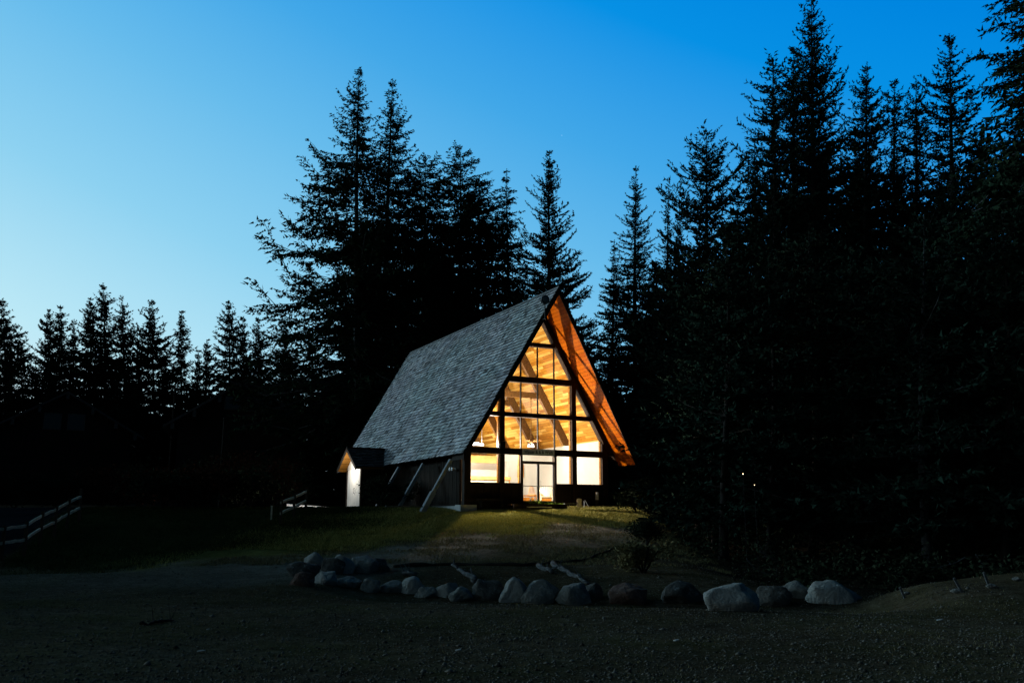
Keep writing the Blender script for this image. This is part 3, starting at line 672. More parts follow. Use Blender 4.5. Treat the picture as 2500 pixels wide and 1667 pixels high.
MB().lathe([(.20, .42), (.22, .44), (.21, .46)], n=16).build('seat', M['chair_wood'], s)
hoop = [(.19 * math.cos(t), .16 + .05 * math.sin(t), .46 + .42 * math.sin(t)) for t in np.linspace(0, math.pi, 13)]
b = MB().tube(hoop, .014, 6)
for k in range(5):
    x = -.13 + k * .065; b.tube([(x * .8, .16, .46), (x, .20, .46 + .42 * math.sqrt(max(0, 1 - (x / .19) ** 2)))], .009, 5)
b.build('backrest', M['chair_wood'], s)
for sx in (-1, 1):
    for sy in (-1, 1): MB().tube([(.13 * sx, .13 * sy, .43), (.19 * sx, .19 * sy, 0)], .016, 6).build('leg', M['chair_wood'], s)
s = hthing('low_table', 'low pale table just inside the left door leaf', 'table', .35, 1.9, 1.10, .1)
MB().box(-.42, .42, -.25, .25, .30, .34).build('table_top', M['white_paint'], s)
for sx in (-1, 1):
    for sy in (-1, 1): MB().box(sx * .38 - .025, sx * .38 + .025, sy * .2 - .025, sy * .2 + .025, 0, .30).build('leg', M['white_paint'], s)
s = hthing('wall_picture', 'small framed picture on the cream wall above the counter end', 'picture', 3.78, 9.0, 3.1)
MB().box(-.03, -.005, -.40, .40, -.35, .35).build('frame', M['chair_wood'], s)
MB().box(-.034, -.028, -.34, .34, -.29, .29).build('print', M['counter'], s)

# porch lamp
s = hthing('porch_lamp', 'small box lamp under the porch gable lighting the white door', 'lamp', -5.93, 10.35, 3.42)
MB().box(-.08, .12, -.11, .11, .0, .26).build('housing', M['white_paint'], s)
MB().box(-.07, .11, -.10, .10, -.03, -.004).build('diffuser', M['bulb'], s)
path = MB(); vv = [tuple(at_dist(*q)) for q in ((700, 1235, 46.3), (800, 1239.5, 48.2), (878, 1243.5, 49.6), (843, 1239, 52.2), (700, 1228.5, 52.6))]
path.add(vv + [(x, y, z - .5) for x, y, z in vv], [(0, 1, 2, 3, 4), (9, 8, 7, 6, 5)] + [(i, i + 5, (i + 1) % 5 + 5, (i + 1) % 5) for i in range(5)])
po = path.build('path', M['concrete']); po['kind'] = 'structure'; po['label'] = 'pale concrete apron sloping up to the porch door'

# ---- small things along the front
s = hthing('wooden_bench', 'dark low bench against the wall under the left front windows', 'bench', -2.72, -.45, .88)
MB().box(-.70, .62, -.18, .18, .30, .36).build('seat', M['side_wood'], s)
for x in (-.55, .48): MB().box(x - .03, x + .03, -.15, .15, -.05, .30).build('leg', M['side_wood'], s)
s = hthing('wooden_step', 'low timber step with pale edge before the double door', 'step', -.55, -.95, .86)
MB().box(-1.45, 1.35, -.35, -.27, -.05, .15).box(-1.45, 1.35, -.25, .25, .09, .13).build('tread', M['dark_wood'], s)
MB().box(-.8, .5, -.375, -.353, .0, .035).build('edge_strip', M['rail'], s)
s = hthing('sawn_planks', 'pale sawn planks propped beside the log stump', 'planks', 1.05, -1.1, .86)
b = MB().bar((-.30, 0, .18), (.40, .05, .20), .10, .04).bar((-.28, -.05, .17), (-.05, -.25, -.02), .07, .03).bar((.40, 0, .19), (.62, .1, .42), .05, .03)
b.build('plank', M['driftwood'], s)
s = hthing('log_stump', 'upright brown log stump right of the door', 'stump', 1.62, -1.05, .82)
rr = random.Random(3)
MB().lathe([(.14, 0), (.125, .1), (.115, .3), (.12, .42), (.10, .46), (.02, .47)], n=12).build('bark', M['rail'], s)
s = hthing('metal_rods', 'two thin metal rods leaning beside the stump', 'rods', 1.98, -.9, .84)
MB().tube([(0, 0, -.02), (0, 0, .35)], .012, 6).build('rod', M['grey_metal'], s); MB().tube([(.30, 0, 0), (.05, 0, .38)], .012, 6).build('rod', M['grey_metal'], s)
s = hthing('bollard', 'short round post with a pale top by the right corner', 'bollard', 2.97, -.5, .86)
MB().lathe([(.085, -.05), (.085, .40)], n=14).build('post', M['dark_log'], s); MB().lathe([(.088, .40), (.088, .74), (.07, .76)], n=14).build('cap', M['concrete'], s)
s = hthing('scrap_timber', 'pale board lying on the grass before the first buttress leg', 'timber', -7.3, -1.3, .86, .15)
MB().box(-.9, .9, -.05, .05, -.03, .03).build('plank', M['driftwood'], s)

# interior and porch light
def lamp(name, X, Y, Z, w, col, rad, parent=None):
    d = bpy.data.lights.new(name, 'POINT'); d.energy = w; d.color = col; d.shadow_soft_size = rad
    o = bpy.data.objects.new(name, d); COL.objects.link(o); o.location = hp(X, Y, Z); return o
WARM = (1, .92, .81)
lamp('tube_light', -2.35, 1.86, 3.93, 6500, WARM, .07)
lamp('counter_tube_light', -1.6, 5.2, 4.05, 520, WARM, .3)
lamp('fan_light', 1.5, 3.5, 3.9, 500, WARM, .15)
lamp('back_hall_fill', 0.3, 10.2, 4.8, 2400, WARM, .4)  # added fill with no fixture, brightens the far walls
lamp('porch_light', -6.6, 10.35, 3.1, 150, (1, .90, .76), .08)
d = bpy.data.lights.new('porch_flood', 'SPOT'); d.energy = 700; d.color = (1, .95, .86); d.spot_size = R_(75); d.spot_blend = .5; d.shadow_soft_size = .06
o = bpy.data.objects.new('porch_flood', d); COL.objects.link(o); o.location = hp(-6.32, 10.1, 3.42)
o.rotation_euler = (Vector(hp(-6.32, 10.1, 3.42)) - Vector((-11.6, 48.8, 2.4))).to_track_quat('Z', 'Y').to_euler()

# ------------------------------------------------------------------ conifers
def conifer(name, label, px, py_top, dist, R, group, kind='spruce', base=.06, seed=0, spacing=.105, gap=1.0, ragged=.18, up=.5, droop=.3, lift=.25,
            prof=.8, spray=1.0, bark='bark', lean=0.0, trunk_r=None, base_px=None, twig=1.0, top_bare=0.0, bare_trunk=0.0, oneside=0.0, cat='tree', name_='spruce_tree'):
    """trunk with limbs + a crown of small needle sprays; the top is where the photograph has it"""
    r = np.random.default_rng(seed + 100)
    top = at_dist(px, py_top, dist); bx = at_dist(base_px if base_px else px, 1250, dist)[0]
    gx, gy = bx, dist; z0 = float(gz(gx, gy)) - .15; H = top[2] - z0
    root = thing(name_, label, cat, (gx, gy, z0), r.uniform(0, 6), group)
    root.rotation_euler = (0, 0, 0)
    lx = (top[0] - bx)
    cen = lambda h: np.stack([lx * h + .12 * np.sin(h * 5 + seed), .12 * np.cos(h * 4 + seed) + 0 * h, H * h], -1)
    tr = trunk_r or (.010 * H + .04)
    hs = np.linspace(0, 1, 14); b = MB(); b.tube([tuple(q) for q in cen(hs)], [max(.012, tr * (1 - h) ** .85 * (1.35 if h == 0 else 1)) for h in hs], 8)
    # branches
    nb = int(H * (1 - base) / .30 * gap * 3.6)
    u = np.sort(r.random(nb)) ** .92                      # 0 crown base .. 1 top
    nw = max(6, H * (1 - base) / 1.05); u = np.clip((np.floor(u * nw) + .5 + r.normal(0, .17, nb)) / nw, 0.002, .999)   # boughs grow in whorls
    h = base + (1 - base) * (u * .985 + .005)
    Lr = R * np.clip((1 - u), 0, 1) ** prof * (.55 + .45 * np.clip(u / .10, 0, 1))
    L = np.maximum(.22, Lr * np.exp(r.normal(0, ragged, nb)))
    L = np.minimum(L, Lr * 1.3 + .2)
    if bare_trunk > 0: L *= np.where((u < bare_trunk) & (r.random(nb) < .75), .25, 1)
    az = r.random(nb) * 2 * np.pi + np.arange(nb) * 2.4
    if oneside: L *= 1 + oneside * np.clip(-np.cos(az), -0.6, 1)
    el = np.clip(up * (u - .35) + r.normal(0, .10, nb) + .05, -.5, .85)
    d0 = np.stack([np.cos(az), np.sin(az), 0 * az], -1)
    P0 = cen(h)
    dr = droop * (1 - u * .7) * (1 + r.normal(0, .25, nb)); lf = lift * (1 + r.normal(0, .3, nb))
    def bp(i, s):
        Li = L[i]; z = Li * (np.tan(el[i]) * s - dr[i] * s ** 1.6 + lf[i] * s ** 3.2)
        return P0[i] + d0[i] * (Li * s)[:, None] + np.stack([0 * z, 0 * z, z], -1)
    # limbs
    ss = np.array([0, .35, .7, 1.0])
    for i in range(nb):
        if L[i] < .7: continue
        pts = bp(np.full(4, i), ss); rb = max(.012, L[i] * .011)
        b.tube([tuple(q) for q in pts], [rb, rb * .75, rb * .5, rb * .2], 3, False)
    b.build('trunk', M[bark], root, True)
    # twigs
    nt = np.maximum(3, (L / spacing).astype(int)); I = np.repeat(np.arange(nb), nt)
    J = np.concatenate([np.arange(k) for k in nt]); s = .10 + .92 * (J + r.random(len(J))) / nt[I]; s = np.minimum(s, 1.0)
    p = bp(I, s); p2 = bp(I, np.minimum(s + .04, 1.04)); ax = p2 - p; ax /= np.linalg.norm(ax, axis=1)[:, None] + 1e-9
    side = np.where(r.random(len(I)) < .5, 1., -1.)
    lat = np.stack([-d0[I, 1], d0[I, 0], 0 * s], -1) * side[:, None]
    ang = r.uniform(.5, 1.15, len(I))
    td = ax * np.cos(ang)[:, None] + lat * np.sin(ang)[:, None]
    hang = {'spruce': -.55, 'fir': .12, 'cedar': -.9, 'hemlock': -.45}[kind]
    td[:, 2] += hang * r.uniform(.2, 1.2, len(I)) + r.normal(0, .16, len(I)); td /= np.linalg.norm(td, axis=1)[:, None]
    tl = twig * np.clip(L[I] * .26 * (1.0 - .55 * s), .16, .80) * r.uniform(.55, 1.25, len(I))
    # needle sprays on each twig, and a core of short ones round the stem
    K = 4; q = (np.arange(K) + .35) / K
    n = len(I); k = np.tile(np.arange(K), n); Tw = np.repeat(np.arange(n), K)
    bp_ = p[Tw] + td[Tw] * (tl[Tw] * q[k])[:, None]; sd = td[Tw] + r.normal(0, 1, (n * K, 3)) * .45; sl = spray * (tl[Tw] * .22 + .13) * r.uniform(.7, 1.35, n * K)
    m = int(H * 75 * (1 - base)); hh = base + (1 - base) * r.random(m); ca = r.random(m) * 6.283; cr = np.minimum(1.1, .02 + .32 * R * (1 - hh) ** .9) * np.sqrt(r.random(m))
    cd = np.stack([np.cos(ca), np.sin(ca), r.normal(.1, .5, m)], -1)
    bp_ = np.concatenate([bp_, cen(hh) + cd * cr[:, None]]); sd = np.concatenate([sd, cd + r.normal(0, .4, (m, 3))]); sl = np.concatenate([sl, spray * r.uniform(.14, .32, m) * np.clip((1 - hh) * 9, .35, 1)])
    sd /= np.linalg.norm(sd, axis=1)[:, None]; sw = sl * r.uniform(.20, .34, len(sl))
    wv = np.cross(sd, r.normal(0, 1, sd.shape)); wv /= np.linalg.norm(wv, axis=1)[:, None] + 1e-9
    V = np.stack([bp_ - wv * sw[:, None], bp_ + wv * sw[:, None], bp_ + sd * sl[:, None]], 1).reshape(-1, 3)
    F = np.arange(len(V)).reshape(-1, 3)
    fast_mesh('crown', V, F, M['cedar' if kind == 'cedar' else 'fir' if kind == 'fir' else 'spruce'], root)
    return root

TR = []
def T(*a, **k): TR.append((a, k))
g_mid, g_right, g_far, g_near = 'tall conifers behind the lodge', 'tall conifers of the right-hand wood', 'distant conifers on the left skyline', 'dark conifers standing right of the lodge'
# behind the lodge (dist, radius in metres)
T('a', 'tallest spruce behind the lodge, with long drooping arms reaching left', 877, 165, 72, 8.0, g_mid, kind='spruce', base=.16, prof=.84, up=.42, droop=.55, lift=.42, ragged=.22, seed=1, oneside=.22, twig=1.15, bark='grey_bark', base_px=868)
T('a', 'second tall spruce rising just right of the tallest one', 956, 190, 76, 5.2, g_mid, kind='spruce', base=.18, prof=.72, up=.6, droop=.4, lift=.4, ragged=.2, seed=2, oneside=-.25, base_px=930)
T('a', 'dense rounded hemlock between the second tall spruce and the roof', 1035, 376, 80, 7.6, g_mid, kind='hemlock', base=.08, prof=.52, up=.55, droop=.35, lift=.1, seed=3, name_='hemlock_tree')
T('a', 'dense conifer with a thin crooked tip above the middle of the roof', 1122, 353, 84, 7.8, g_mid, kind='hemlock', base=.08, prof=.58, up=.6, droop=.3, lift=.05, ragged=.28, seed=4, name_='hemlock_tree')
T('a', 'leaning bushy conifer low behind the roof ridge', 1172, 432, 82, 6.2, g_mid, kind='hemlock', base=.05, prof=.55, up=.5, droop=.25, lift=.05, ragged=.3, seed=5, name_='hemlock_tree', base_px=1150)
T('a', 'slim hemlock with a nodding tip left of the neat fir', 1240, 412, 78, 4.6, g_mid, kind='hemlock', base=.05, prof=.75, up=.25, droop=.35, lift=0, ragged=.25, seed=6, name_='hemlock_tree')
T('a', 'neat pyramid-shaped fir directly above the ridge tip', 1343, 367, 70, 5.6, g_mid, kind='fir', base=.10, prof=.86, up=.95, droop=.10, lift=.25, ragged=.20, seed=7, name_='fir_tree', spacing=.09)
T('a', 'slender spruce with a needle-thin top right of the ridge', 1552, 404, 88, 5.0, g_mid, kind='fir', base=.06, prof=.80, up=.7, droop=.18, lift=.2, ragged=.2, seed=8, name_='fir_tree')
T('a', 'shorter spruce leaning on the slender one right of the ridge', 1497, 584, 80, 3.6, g_mid, kind='fir', base=.04, prof=.75, up=.6, droop=.2, lift=.1, seed=9, name_='fir_tree')
T('a', 'low dark spruce behind the left roof edge', 760, 800, 86, 4.2, g_mid, kind='spruce', base=.05, prof=.7, seed=10)
T('a', 'dark spruce filling the gap under the tallest spruce', 905, 560, 88, 6.5, g_mid, kind='spruce', base=.03, prof=.55, seed=11)
T('a', 'dark hemlock filling the gap behind the roof middle', 1080, 540, 94, 6.5, g_mid, kind='hemlock', base=.03, prof=.5, seed=12, name_='hemlock_tree')
T('a', 'dark hemlock hidden behind the neat fir', 1270, 700, 92, 5.5, g_mid, kind='hemlock', base=.03, prof=.5, seed=13, name_='hemlock_tree')
T('a', 'dark fir right behind the orange soffit', 1425, 770, 84, 5.5, g_mid, kind='fir', base=.03, prof=.55, seed=14, name_='fir_tree')
T('a', 'dark spruce low behind the porch roof', 820, 880, 80, 5.0, g_mid, kind='spruce', base=.03, prof=.5, seed=15)
T('a', 'pale-trunked bare spruce left of the lodge roof', 690, 790, 96, 4.6, g_mid, kind='spruce', base=.04, prof=.6, seed=16)
# right-hand wood
T('a', 'young fir with an open whorled tip left of the ragged fir', 1633, 456, 62, 3.0, g_right, kind='fir', base=.05, prof=.85, up=1.1, droop=.05, lift=.1, seed=20, gap=0.94, spray=.8, name_='fir_tree')
T('a', 'tiny-tipped fir beside the young whorled fir', 1657, 500, 64, 3.2, g_right, kind='fir', base=.05, prof=.8, up=1.0, droop=.05, lift=.1, seed=21, gap=1.08, name_='fir_tree')
T('a', 'ragged fir with tufted branches at the left edge of the right wood', 1722, 316, 60, 5.4, g_right, kind='fir', base=.06, prof=.55, up=.7, droop=.10, lift=.35, ragged=.38, seed=22, gap=1.01, name_='fir_tree')
T('a', 'pale thin cedar with hanging sprays beside the sparse spruce', 1840, 332, 60, 2.4, g_right, kind='cedar', base=.10, prof=.55, up=.1, droop=.5, lift=.3, ragged=.4, seed=23, gap=1.08, bark='grey_bark', name_='cedar_tree')
T('a', 'sparse mossy spruce with a bare trunk left of the tallest fir', 1888, 145, 56, 3.0, g_right, kind='fir', base=.30, prof=.42, up=.5, droop=.2, lift=.35, ragged=.45, seed=24, gap=0.84, bare_trunk=.35, name_='fir_tree')
T('a', 'tallest fir of the right wood, its tip touching the top of the photo', 1984, -4, 58, 4.5, g_right, kind='fir', base=.12, prof=.64, up=.85, droop=.12, lift=.35, ragged=.32, seed=25, gap=1.22, name_='fir_tree')
T('a', 'second stem of the tallest fir, close on its left', 1940, 116, 60, 3.2, g_right, kind='fir', base=.12, prof=.62, up=.8, droop=.12, lift=.3, ragged=.32, seed=26, gap=1.08, name_='fir_tree')
T('a', 'blunt-topped fir right of the tallest fir', 2116, 148, 62, 3.7, g_right, kind='fir', base=.08, prof=.56, up=.5, droop=.1, lift=.3, ragged=.36, seed=27, gap=1.15, name_='fir_tree')
T('a', 'thin twisted fir with sky showing through, in the middle of the right wood', 2181, 195, 60, 2.5, g_right, kind='fir', base=.15, prof=.45, up=.5, droop=.15, lift=.35, ragged=.45, seed=28, gap=0.88, name_='fir_tree')
T('a', 'small twin-tipped fir between the twisted fir and the broad open fir', 2234, 196, 62, 2.7, g_right, kind='fir', base=.10, prof=.55, up=.7, droop=.12, lift=.3, ragged=.4, seed=29, gap=1.08, name_='fir_tree')
T('a', 'broad open-branched fir second from the right edge', 2318, 84, 54, 4.0, g_right, kind='fir', base=.10, prof=.60, up=.6, droop=.15, lift=.3, ragged=.40, seed=30, gap=1.01, bark='grey_bark', name_='fir_tree')
T('a', 'huge hemlock at the right edge with drooping feathery branch ends', 2625, -260, 42, 5.4, g_right, kind='hemlock', base=.18, prof=.42, up=.3, droop=.5, lift=.05, ragged=.30, seed=31, gap=1.49, name_='hemlock_tree', bark='grey_bark', base_px=2540)
for i, (px, py, d, R, lab) in enumerate([
        (1600, 640, 72, 5.0, 'dark fir low behind the young whorled fir'), (1690, 600, 70, 5.5, 'dark fir behind the foot of the ragged fir'),
        (1800, 470, 70, 5.5, 'dark fir behind the pale thin cedar'), (1900, 420, 68, 5.5, 'dark fir filling the wood behind the sparse spruce'),
        (2010, 330, 70, 6.0, 'dark fir filling the wood behind the tallest fir'), (2100, 330, 72, 5.5, 'dark fir filling the wood behind the blunt-topped fir'),
        (2200, 420, 70, 5.5, 'dark fir filling the wood behind the twisted fir'), (2290, 380, 68, 5.5, 'dark fir filling the wood behind the open-branched fir'),
        (2400, 330, 62, 5.5, 'dark fir filling the wood left of the huge hemlock'), (2480, 300, 66, 5.5, 'dark fir in the wood behind the huge hemlock')]):
    T('a', lab, px, py, d, R, g_right, kind='fir', base=.04, prof=.5, up=.5, droop=.1, lift=.2, seed=40 + i, spacing=.2, spray=1.7, gap=.8, name_='fir_tree')
# dark firs in front, right of the lodge
for i, (px, py, d, R, lab) in enumerate([
        (1745, 640, 36, 2.6, 'full dark fir overlapping the right end of the lodge roof'), (1770, 560, 31, 3.0, 'dark fir standing behind the largest pale boulder'),
        (1880, 620, 33, 3.2, 'dark fir behind the small dark boulder of the row'), (1980, 560, 35, 3.4, 'dark fir behind the right end boulder'),
        (2080, 600, 32, 3.2, 'dark fir behind the gravel crest right of the boulders'), (2180, 640, 34, 3.2, 'dark fir behind the first leaning stake'),
        (2250, 520, 29, 3.2, 'pale-stemmed dark fir behind the leaning stakes'), (2360, 600, 31, 3.4, 'dark fir behind the middle leaning stake'),
        (2450, 520, 28, 3.4, 'dark fir nearest the right edge behind the crest'), (1700, 790, 44, 2.4, 'dark fir beside the far right corner of the lodge')]):
    T('a', lab, px, py, d, R, g_near, kind='fir', base=.10 if i else .03, prof=.45, up=.35, droop=.22, lift=.2, ragged=.25, seed=60 + i, name_='fir_tree', bark='grey_bark' if i in (6,) else 'bark', gap=1.5, spacing=.11, spray=.85, )
# far skyline on the left
for i, (px, py, d, R, lab) in enumerate([
        (8, 728, 108, 4.4, 'first conifer at the left edge of the photo'), (52, 812, 112, 3.6, 'smaller conifer beside the one at the left edge'),
        (120, 755, 118, 4.0, 'slim conifer left of the far cabin peak'), (147, 744, 116, 3.8, 'conifer rising above the far cabin peak'),
        (178, 778, 122, 3.2, 'small conifer tucked right of the far cabin peak'), (218, 726, 116, 4.2, 'conifer leaning against the tallest one on the left skyline'),
        (252, 690, 114, 4.4, 'tallest conifer of the left skyline'), (300, 722, 116, 3.9, 'slender conifer right of the tallest on the left skyline'),
        (374, 731, 114, 4.8, 'lone broad conifer in the middle of the left skyline'), (444, 757, 118, 3.4, 'narrow lone conifer right of the broad one'),
        (482, 855, 124, 2.8, 'low conifer in the dip of the left skyline'), (502, 828, 122, 3.0, 'low pointed conifer left of the near cabin'),
        (557, 733, 116, 4.6, 'conifer with an open tip above the near cabin'), (594, 774, 120, 3.2, 'thin conifer just right of the open-tipped one'),
        (632, 776, 120, 3.5, 'symmetrical conifer right of the near cabin peak'), (700, 830, 112, 4.0, 'dim conifer under the longest drooping arms'),
        (85, 880, 122, 3.2, 'short conifer in the gap near the left edge'), (400, 885, 124, 3.0, 'short conifer under the lone broad one'), (335, 860, 122, 3.4, 'short conifer in the gap left of the lone broad one'),
        (20, 850, 120, 3.6, 'short conifer low at the left edge')]):
    T('a', lab, px, py, d, R * 1.2, g_far, kind='fir' if i % 3 else 'spruce', base=.05, prof=.72, up=.6 + .1 * (i % 3), droop=.2, lift=.22, ragged=.26, seed=80 + i, spacing=.15, spray=1.5, gap=.9,
      name_='fir_tree' if i % 3 else 'spruce_tree')
for a, k in TR: conifer(*a, **k)

# distant low wood that reads as one dark mass, plus added shade trees
def wood_and_shade_trees():
    r = np.random.default_rng(77); V = []; F = []; n0 = 0
    parts = []
    for i in range(520):
        px = r.uniform(-200, 2700); d = r.uniform(128, 170)
        topz = np.interp(px, [-200, 700, 900, 2700], [12.5, 13.5, 18, 20]) + r.normal(0, 2.0)
        x = (px - 1250) / 2260 * d
        if i >= 330:                                       # unseen low trees added left of the road to shade lawn and rocks
            x = r.uniform(-46, -38); d = r.uniform(2, 66); topz = r.uniform(5.4, 7.6) - 4
        z0 = float(gz(x, d)); H = max(6, topz - z0 + 4)
        nq = 260; h = r.random(nq) ** .8; az = r.random(nq) * 6.283; rr = (1 - h) ** .75 * H * (.17 if i < 330 else .30) * np.sqrt(r.random(nq)) + .1
        p = np.stack([x + rr * np.cos(az), d + rr * np.sin(az), z0 + h * H], -1)
        dv = np.stack([np.cos(az), np.sin(az), r.normal(-.15, .35, nq)], -1); sl = r.uniform(.7, 1.6, nq); wv = np.stack([-np.sin(az), np.cos(az), r.normal(0, .3, nq)], -1)
        q = np.stack([p - dv * (sl * .4)[:, None], p + wv * (sl * .3)[:, None], p + dv * sl[:, None], p - wv * (sl * .3)[:, None]], 1)
        parts.append(q.reshape(-1, 3))
    V = np.concatenate(parts); o = fast_mesh('forest_and_shade_trees', V, np.arange(len(V)).reshape(-1, 4), M['fir']); tag(o, 'dark distant wood along the skyline, with unseen shade trees added at left', 'forest', None, 'stuff')
wood_and_shade_trees()

# ------------------------------------------------------------------ shrubs and undergrowth
def leaf_blob(r, c, rad, n, size):
    d = r.normal(0, 1, (n, 3)); d /= np.linalg.norm(d, axis=1)[:, None]; rr = r.random(n) ** .45
    lump = 1 + .35 * np.sin(d[:, 0] * 5 + c[0]) * np.cos(d[:, 1] * 4 + c[1])
    p = c + d * (rr * lump)[:, None] * np.array(rad); a = r.normal(0, 1, (n, 3)); a[:, 2] = np.abs(a[:, 2]) * .5; a /= np.linalg.norm(a, axis=1)[:, None]
    b = np.cross(a, r.normal(0, 1, (n, 3))); b /= np.linalg.norm(b, axis=1)[:, None] + 1e-9; s = size * r.uniform(.5, 1.4, n)
    return np.stack([p, p + a * (s * .5)[:, None] + b * (s * .28)[:, None], p + a * s[:, None], p + a * (s * .5)[:, None] - b * (s * .28)[:, None]], 1).reshape(-1, 3)
def shrub(label, x, y, rad, m, seed, n=2600, size=.11, group=None):
    r = np.random.default_rng(seed); z = float(gz(x, y)); o = thing('shrub', label, 'shrub', (x, y, z - .05), 0, group)
    b = MB()
    for k in range(7):
        a = r.random() * 6.28; q = r.uniform(.3, .8)
        b.tube([(0, 0, 0), (rad[0] * q * .5 * math.cos(a), rad[1] * q * .5 * math.sin(a), rad[2] * .8), (rad[0] * q * math.cos(a), rad[1] * q * math.sin(a), rad[2] * 1.5)], [.03, .02, .008], 4)
    b.build('stem', M['bark'], o)
    parts = []
    for k in range(9):
        c = np.array([r.normal(0, rad[0] * .45), r.normal(0, rad[1] * .45), rad[2] * r.uniform(.5, 1.35)])
        parts.append(leaf_blob(r, c, [rad[0] * .5, rad[1] * .5, rad[2] * .45], n // 9, size))
    V = np.concatenate(parts); fast_mesh('foliage', V, np.arange(len(V)).reshape(-1, 4), M[m], o); return o
g_sh = 'dark shrubs between the cabins and the road'
for i, (px, y, rad, m, lab) in enumerate([
        (40, 66, (3.4, 2, 1.6), 'shrub', 'dark shrub at the left edge beyond the road'), (150, 62, (3.2, 2, 1.7), 'shrub', 'dark shrub below the left cabin'),
        (255, 60, (3.0, 2, 1.6), 'red_shrub', 'dark shrub behind the tall fence end post'), (345, 58, (3.2, 2, 2.0), 'shrub', 'dark shrub between the two cabins'),
        (430, 62, (3.0, 2, 2.1), 'shrub', 'dark shrub below the left eave of the near cabin'), (520, 60, (3.2, 2, 2.2), 'red_shrub', 'reddish shrub below the near cabin windows'),
        (610, 58, (3.0, 2, 2.0), 'red_shrub', 'reddish shrub right of the pale marker post'), (680, 62, (3.0, 2, 2.1), 'shrub', 'dark shrub below the right eave of the near cabin'),
        (300, 46, (2.4, 1.5, 1.2), 'red_shrub', 'low reddish shrub at the edge of the left lawn'), (400, 44, (2.4, 1.4, 1.1), 'shrub', 'low dark shrub in the middle of the lawn edge'),
        (500, 45, (2.2, 1.4, 1.3), 'red_shrub', 'low reddish shrub left of the short fence'), (585, 46, (2.0, 1.4, 1.2), 'shrub', 'low dark shrub close to the short fence')]):
    shrub(lab, (px - 1250) / 2255 * y, y, rad, m, 200 + i, 3600, .16, g_sh)
p = ground_hit(752, 1233); shrub('grey leafy shrub lit by the porch lamp beside the short fence', p[0] - .1, p[1] - .6, (.55, .45, .5), 'grey_shrub', 230, 1500, .08)
shrub('dark shrub hiding the third buttress leg beside the porch wall', *h2w(-5.7, 6.3, 0)[:2], (1.1, 1.0, 1.05), 'shrub', 231, 4200, .11)
shrub('lower dark shrub hiding the foot of the middle buttress leg', *h2w(-6.0, 3.9, 0)[:2], (.9, .8, .48), 'shrub', 235, 3000, .10)
p = ground_hit(1548, 1250); shrub('leafy bush catching window light at the right corner of the lodge', p[0] + .1, p[1], (.9, .8, 1.0), 'shrub', 232, 4200, .10)
p = ground_hit(1560, 1330); shrub('low bush on the dark bank right of the lit lawn', p[0] + .25, p[1], (.8, .7, .55), 'shrub', 233, 3000, .09)
p = ground_hit(1590, 1420); shrub('brownish dry bush behind the gap in the boulder row', p[0], p[1] + 1.4, (.75, .5, .55), 'dry_grass', 234, 2200, .10)

def scatter_mesh(name, P, size, m, flat, seed, label, cat, kind='stuff', tall=1.0):
    """thin upright blades"""
    r = np.random.default_rng(seed); n = len(P); a = r.random(n) * 6.28; h = size * r.uniform(.5, 1.4, n) * tall * (.45 + 1.1 * vnoise(P[:, 0] + 50, P[:, 1], .55)); w = size * r.uniform(.10, .2, n)
    ln = r.normal(0, .45, (n, 2)) * h[:, None]
    d = np.stack([np.cos(a), np.sin(a), 0 * a], -1) * w[:, None]
    tip = P + np.stack([ln[:, 0], ln[:, 1], h], -1)
    V = np.stack([P - d, P + d, tip], 1).reshape(-1, 3)
    o = fast_mesh(name, V, np.arange(len(V)).reshape(-1, 3), M[m]); 
    if label: tag(o, label, cat, None, kind)
    return o
def rand_ground(n, x0, x1, y0, y1, seed, keep):
    r = np.random.default_rng(seed); x = r.uniform(x0, x1, n); y = r.uniform(y0, y1, n); k = keep(x, y, r); x, y = x[k], y[k]
    return np.stack([x, y, gz(x, y) - .005], -1)
def house_xy(x, y):
    c, s = math.cos(YAW), math.sin(YAW); return c * (x - HX) + s * (y - HY), -s * (x - HX) + c * (y - HY)
def keep_lawn(x, y, r):
    la, _ = ground_masks(x, y); X, Y = house_xy(x, y)
    return (r.random(len(x)) < la) & ~((np.abs(X) < 4.1) & (Y > -.15)) & ~((X > -9.7) & (X < -4) & (Y > 8.6))
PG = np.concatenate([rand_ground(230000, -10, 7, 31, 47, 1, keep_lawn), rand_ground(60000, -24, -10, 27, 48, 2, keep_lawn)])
window_lit = sst(-9, -3.5, PG[:, 0] + 3 * (vnoise(PG[:, 0], PG[:, 1], 2.5) - .5) - .35 * (PG[:, 1] - 40)); pick = np.random.default_rng(6).random(len(PG)) < window_lit  # brighter blades where window light falls, darker ones beyond it
scatter_mesh('grass', PG[pick], .07, 'grass', 1, 3, 'short dry lawn grass on the mound before the lodge, coloured brighter as lit', 'grass')
scatter_mesh('lawn_grass', PG[~pick], .07, 'unlit_grass', 1, 4, 'short green grass on the left lawn, coloured darker as unlit', 'grass')
def keep_rough(x, y, r):
    la, a = ground_masks(x, y); return (r.random(len(x)) < (1 - la) * (1 - a) * np.clip(vnoise(x, y, 1.3) * 2.2 - .75, 0, 1))
PG = rand_ground(70000, -14, 14, 9, 40, 4, keep_rough)
scatter_mesh('dry_ground_cover', PG, .032, 'dry_grass', 1, 5, 'thin dry grass scattered over the gravel', 'ground cover')
def keep_mound(x, y, r):
    la, a = ground_masks(x, y); return r.random(len(x)) < (1 - la) * (1 - a) * np.clip(vnoise(x + 9, y, .9) * 1.9 - .30, 0, 1)
scatter_mesh('dry_grass', rand_ground(120000, -9, 6.5, 27, 40, 14, keep_mound), .06, 'dry_grass', 1, 15, 'olive dry grass on the slope of the mound', 'dry grass')
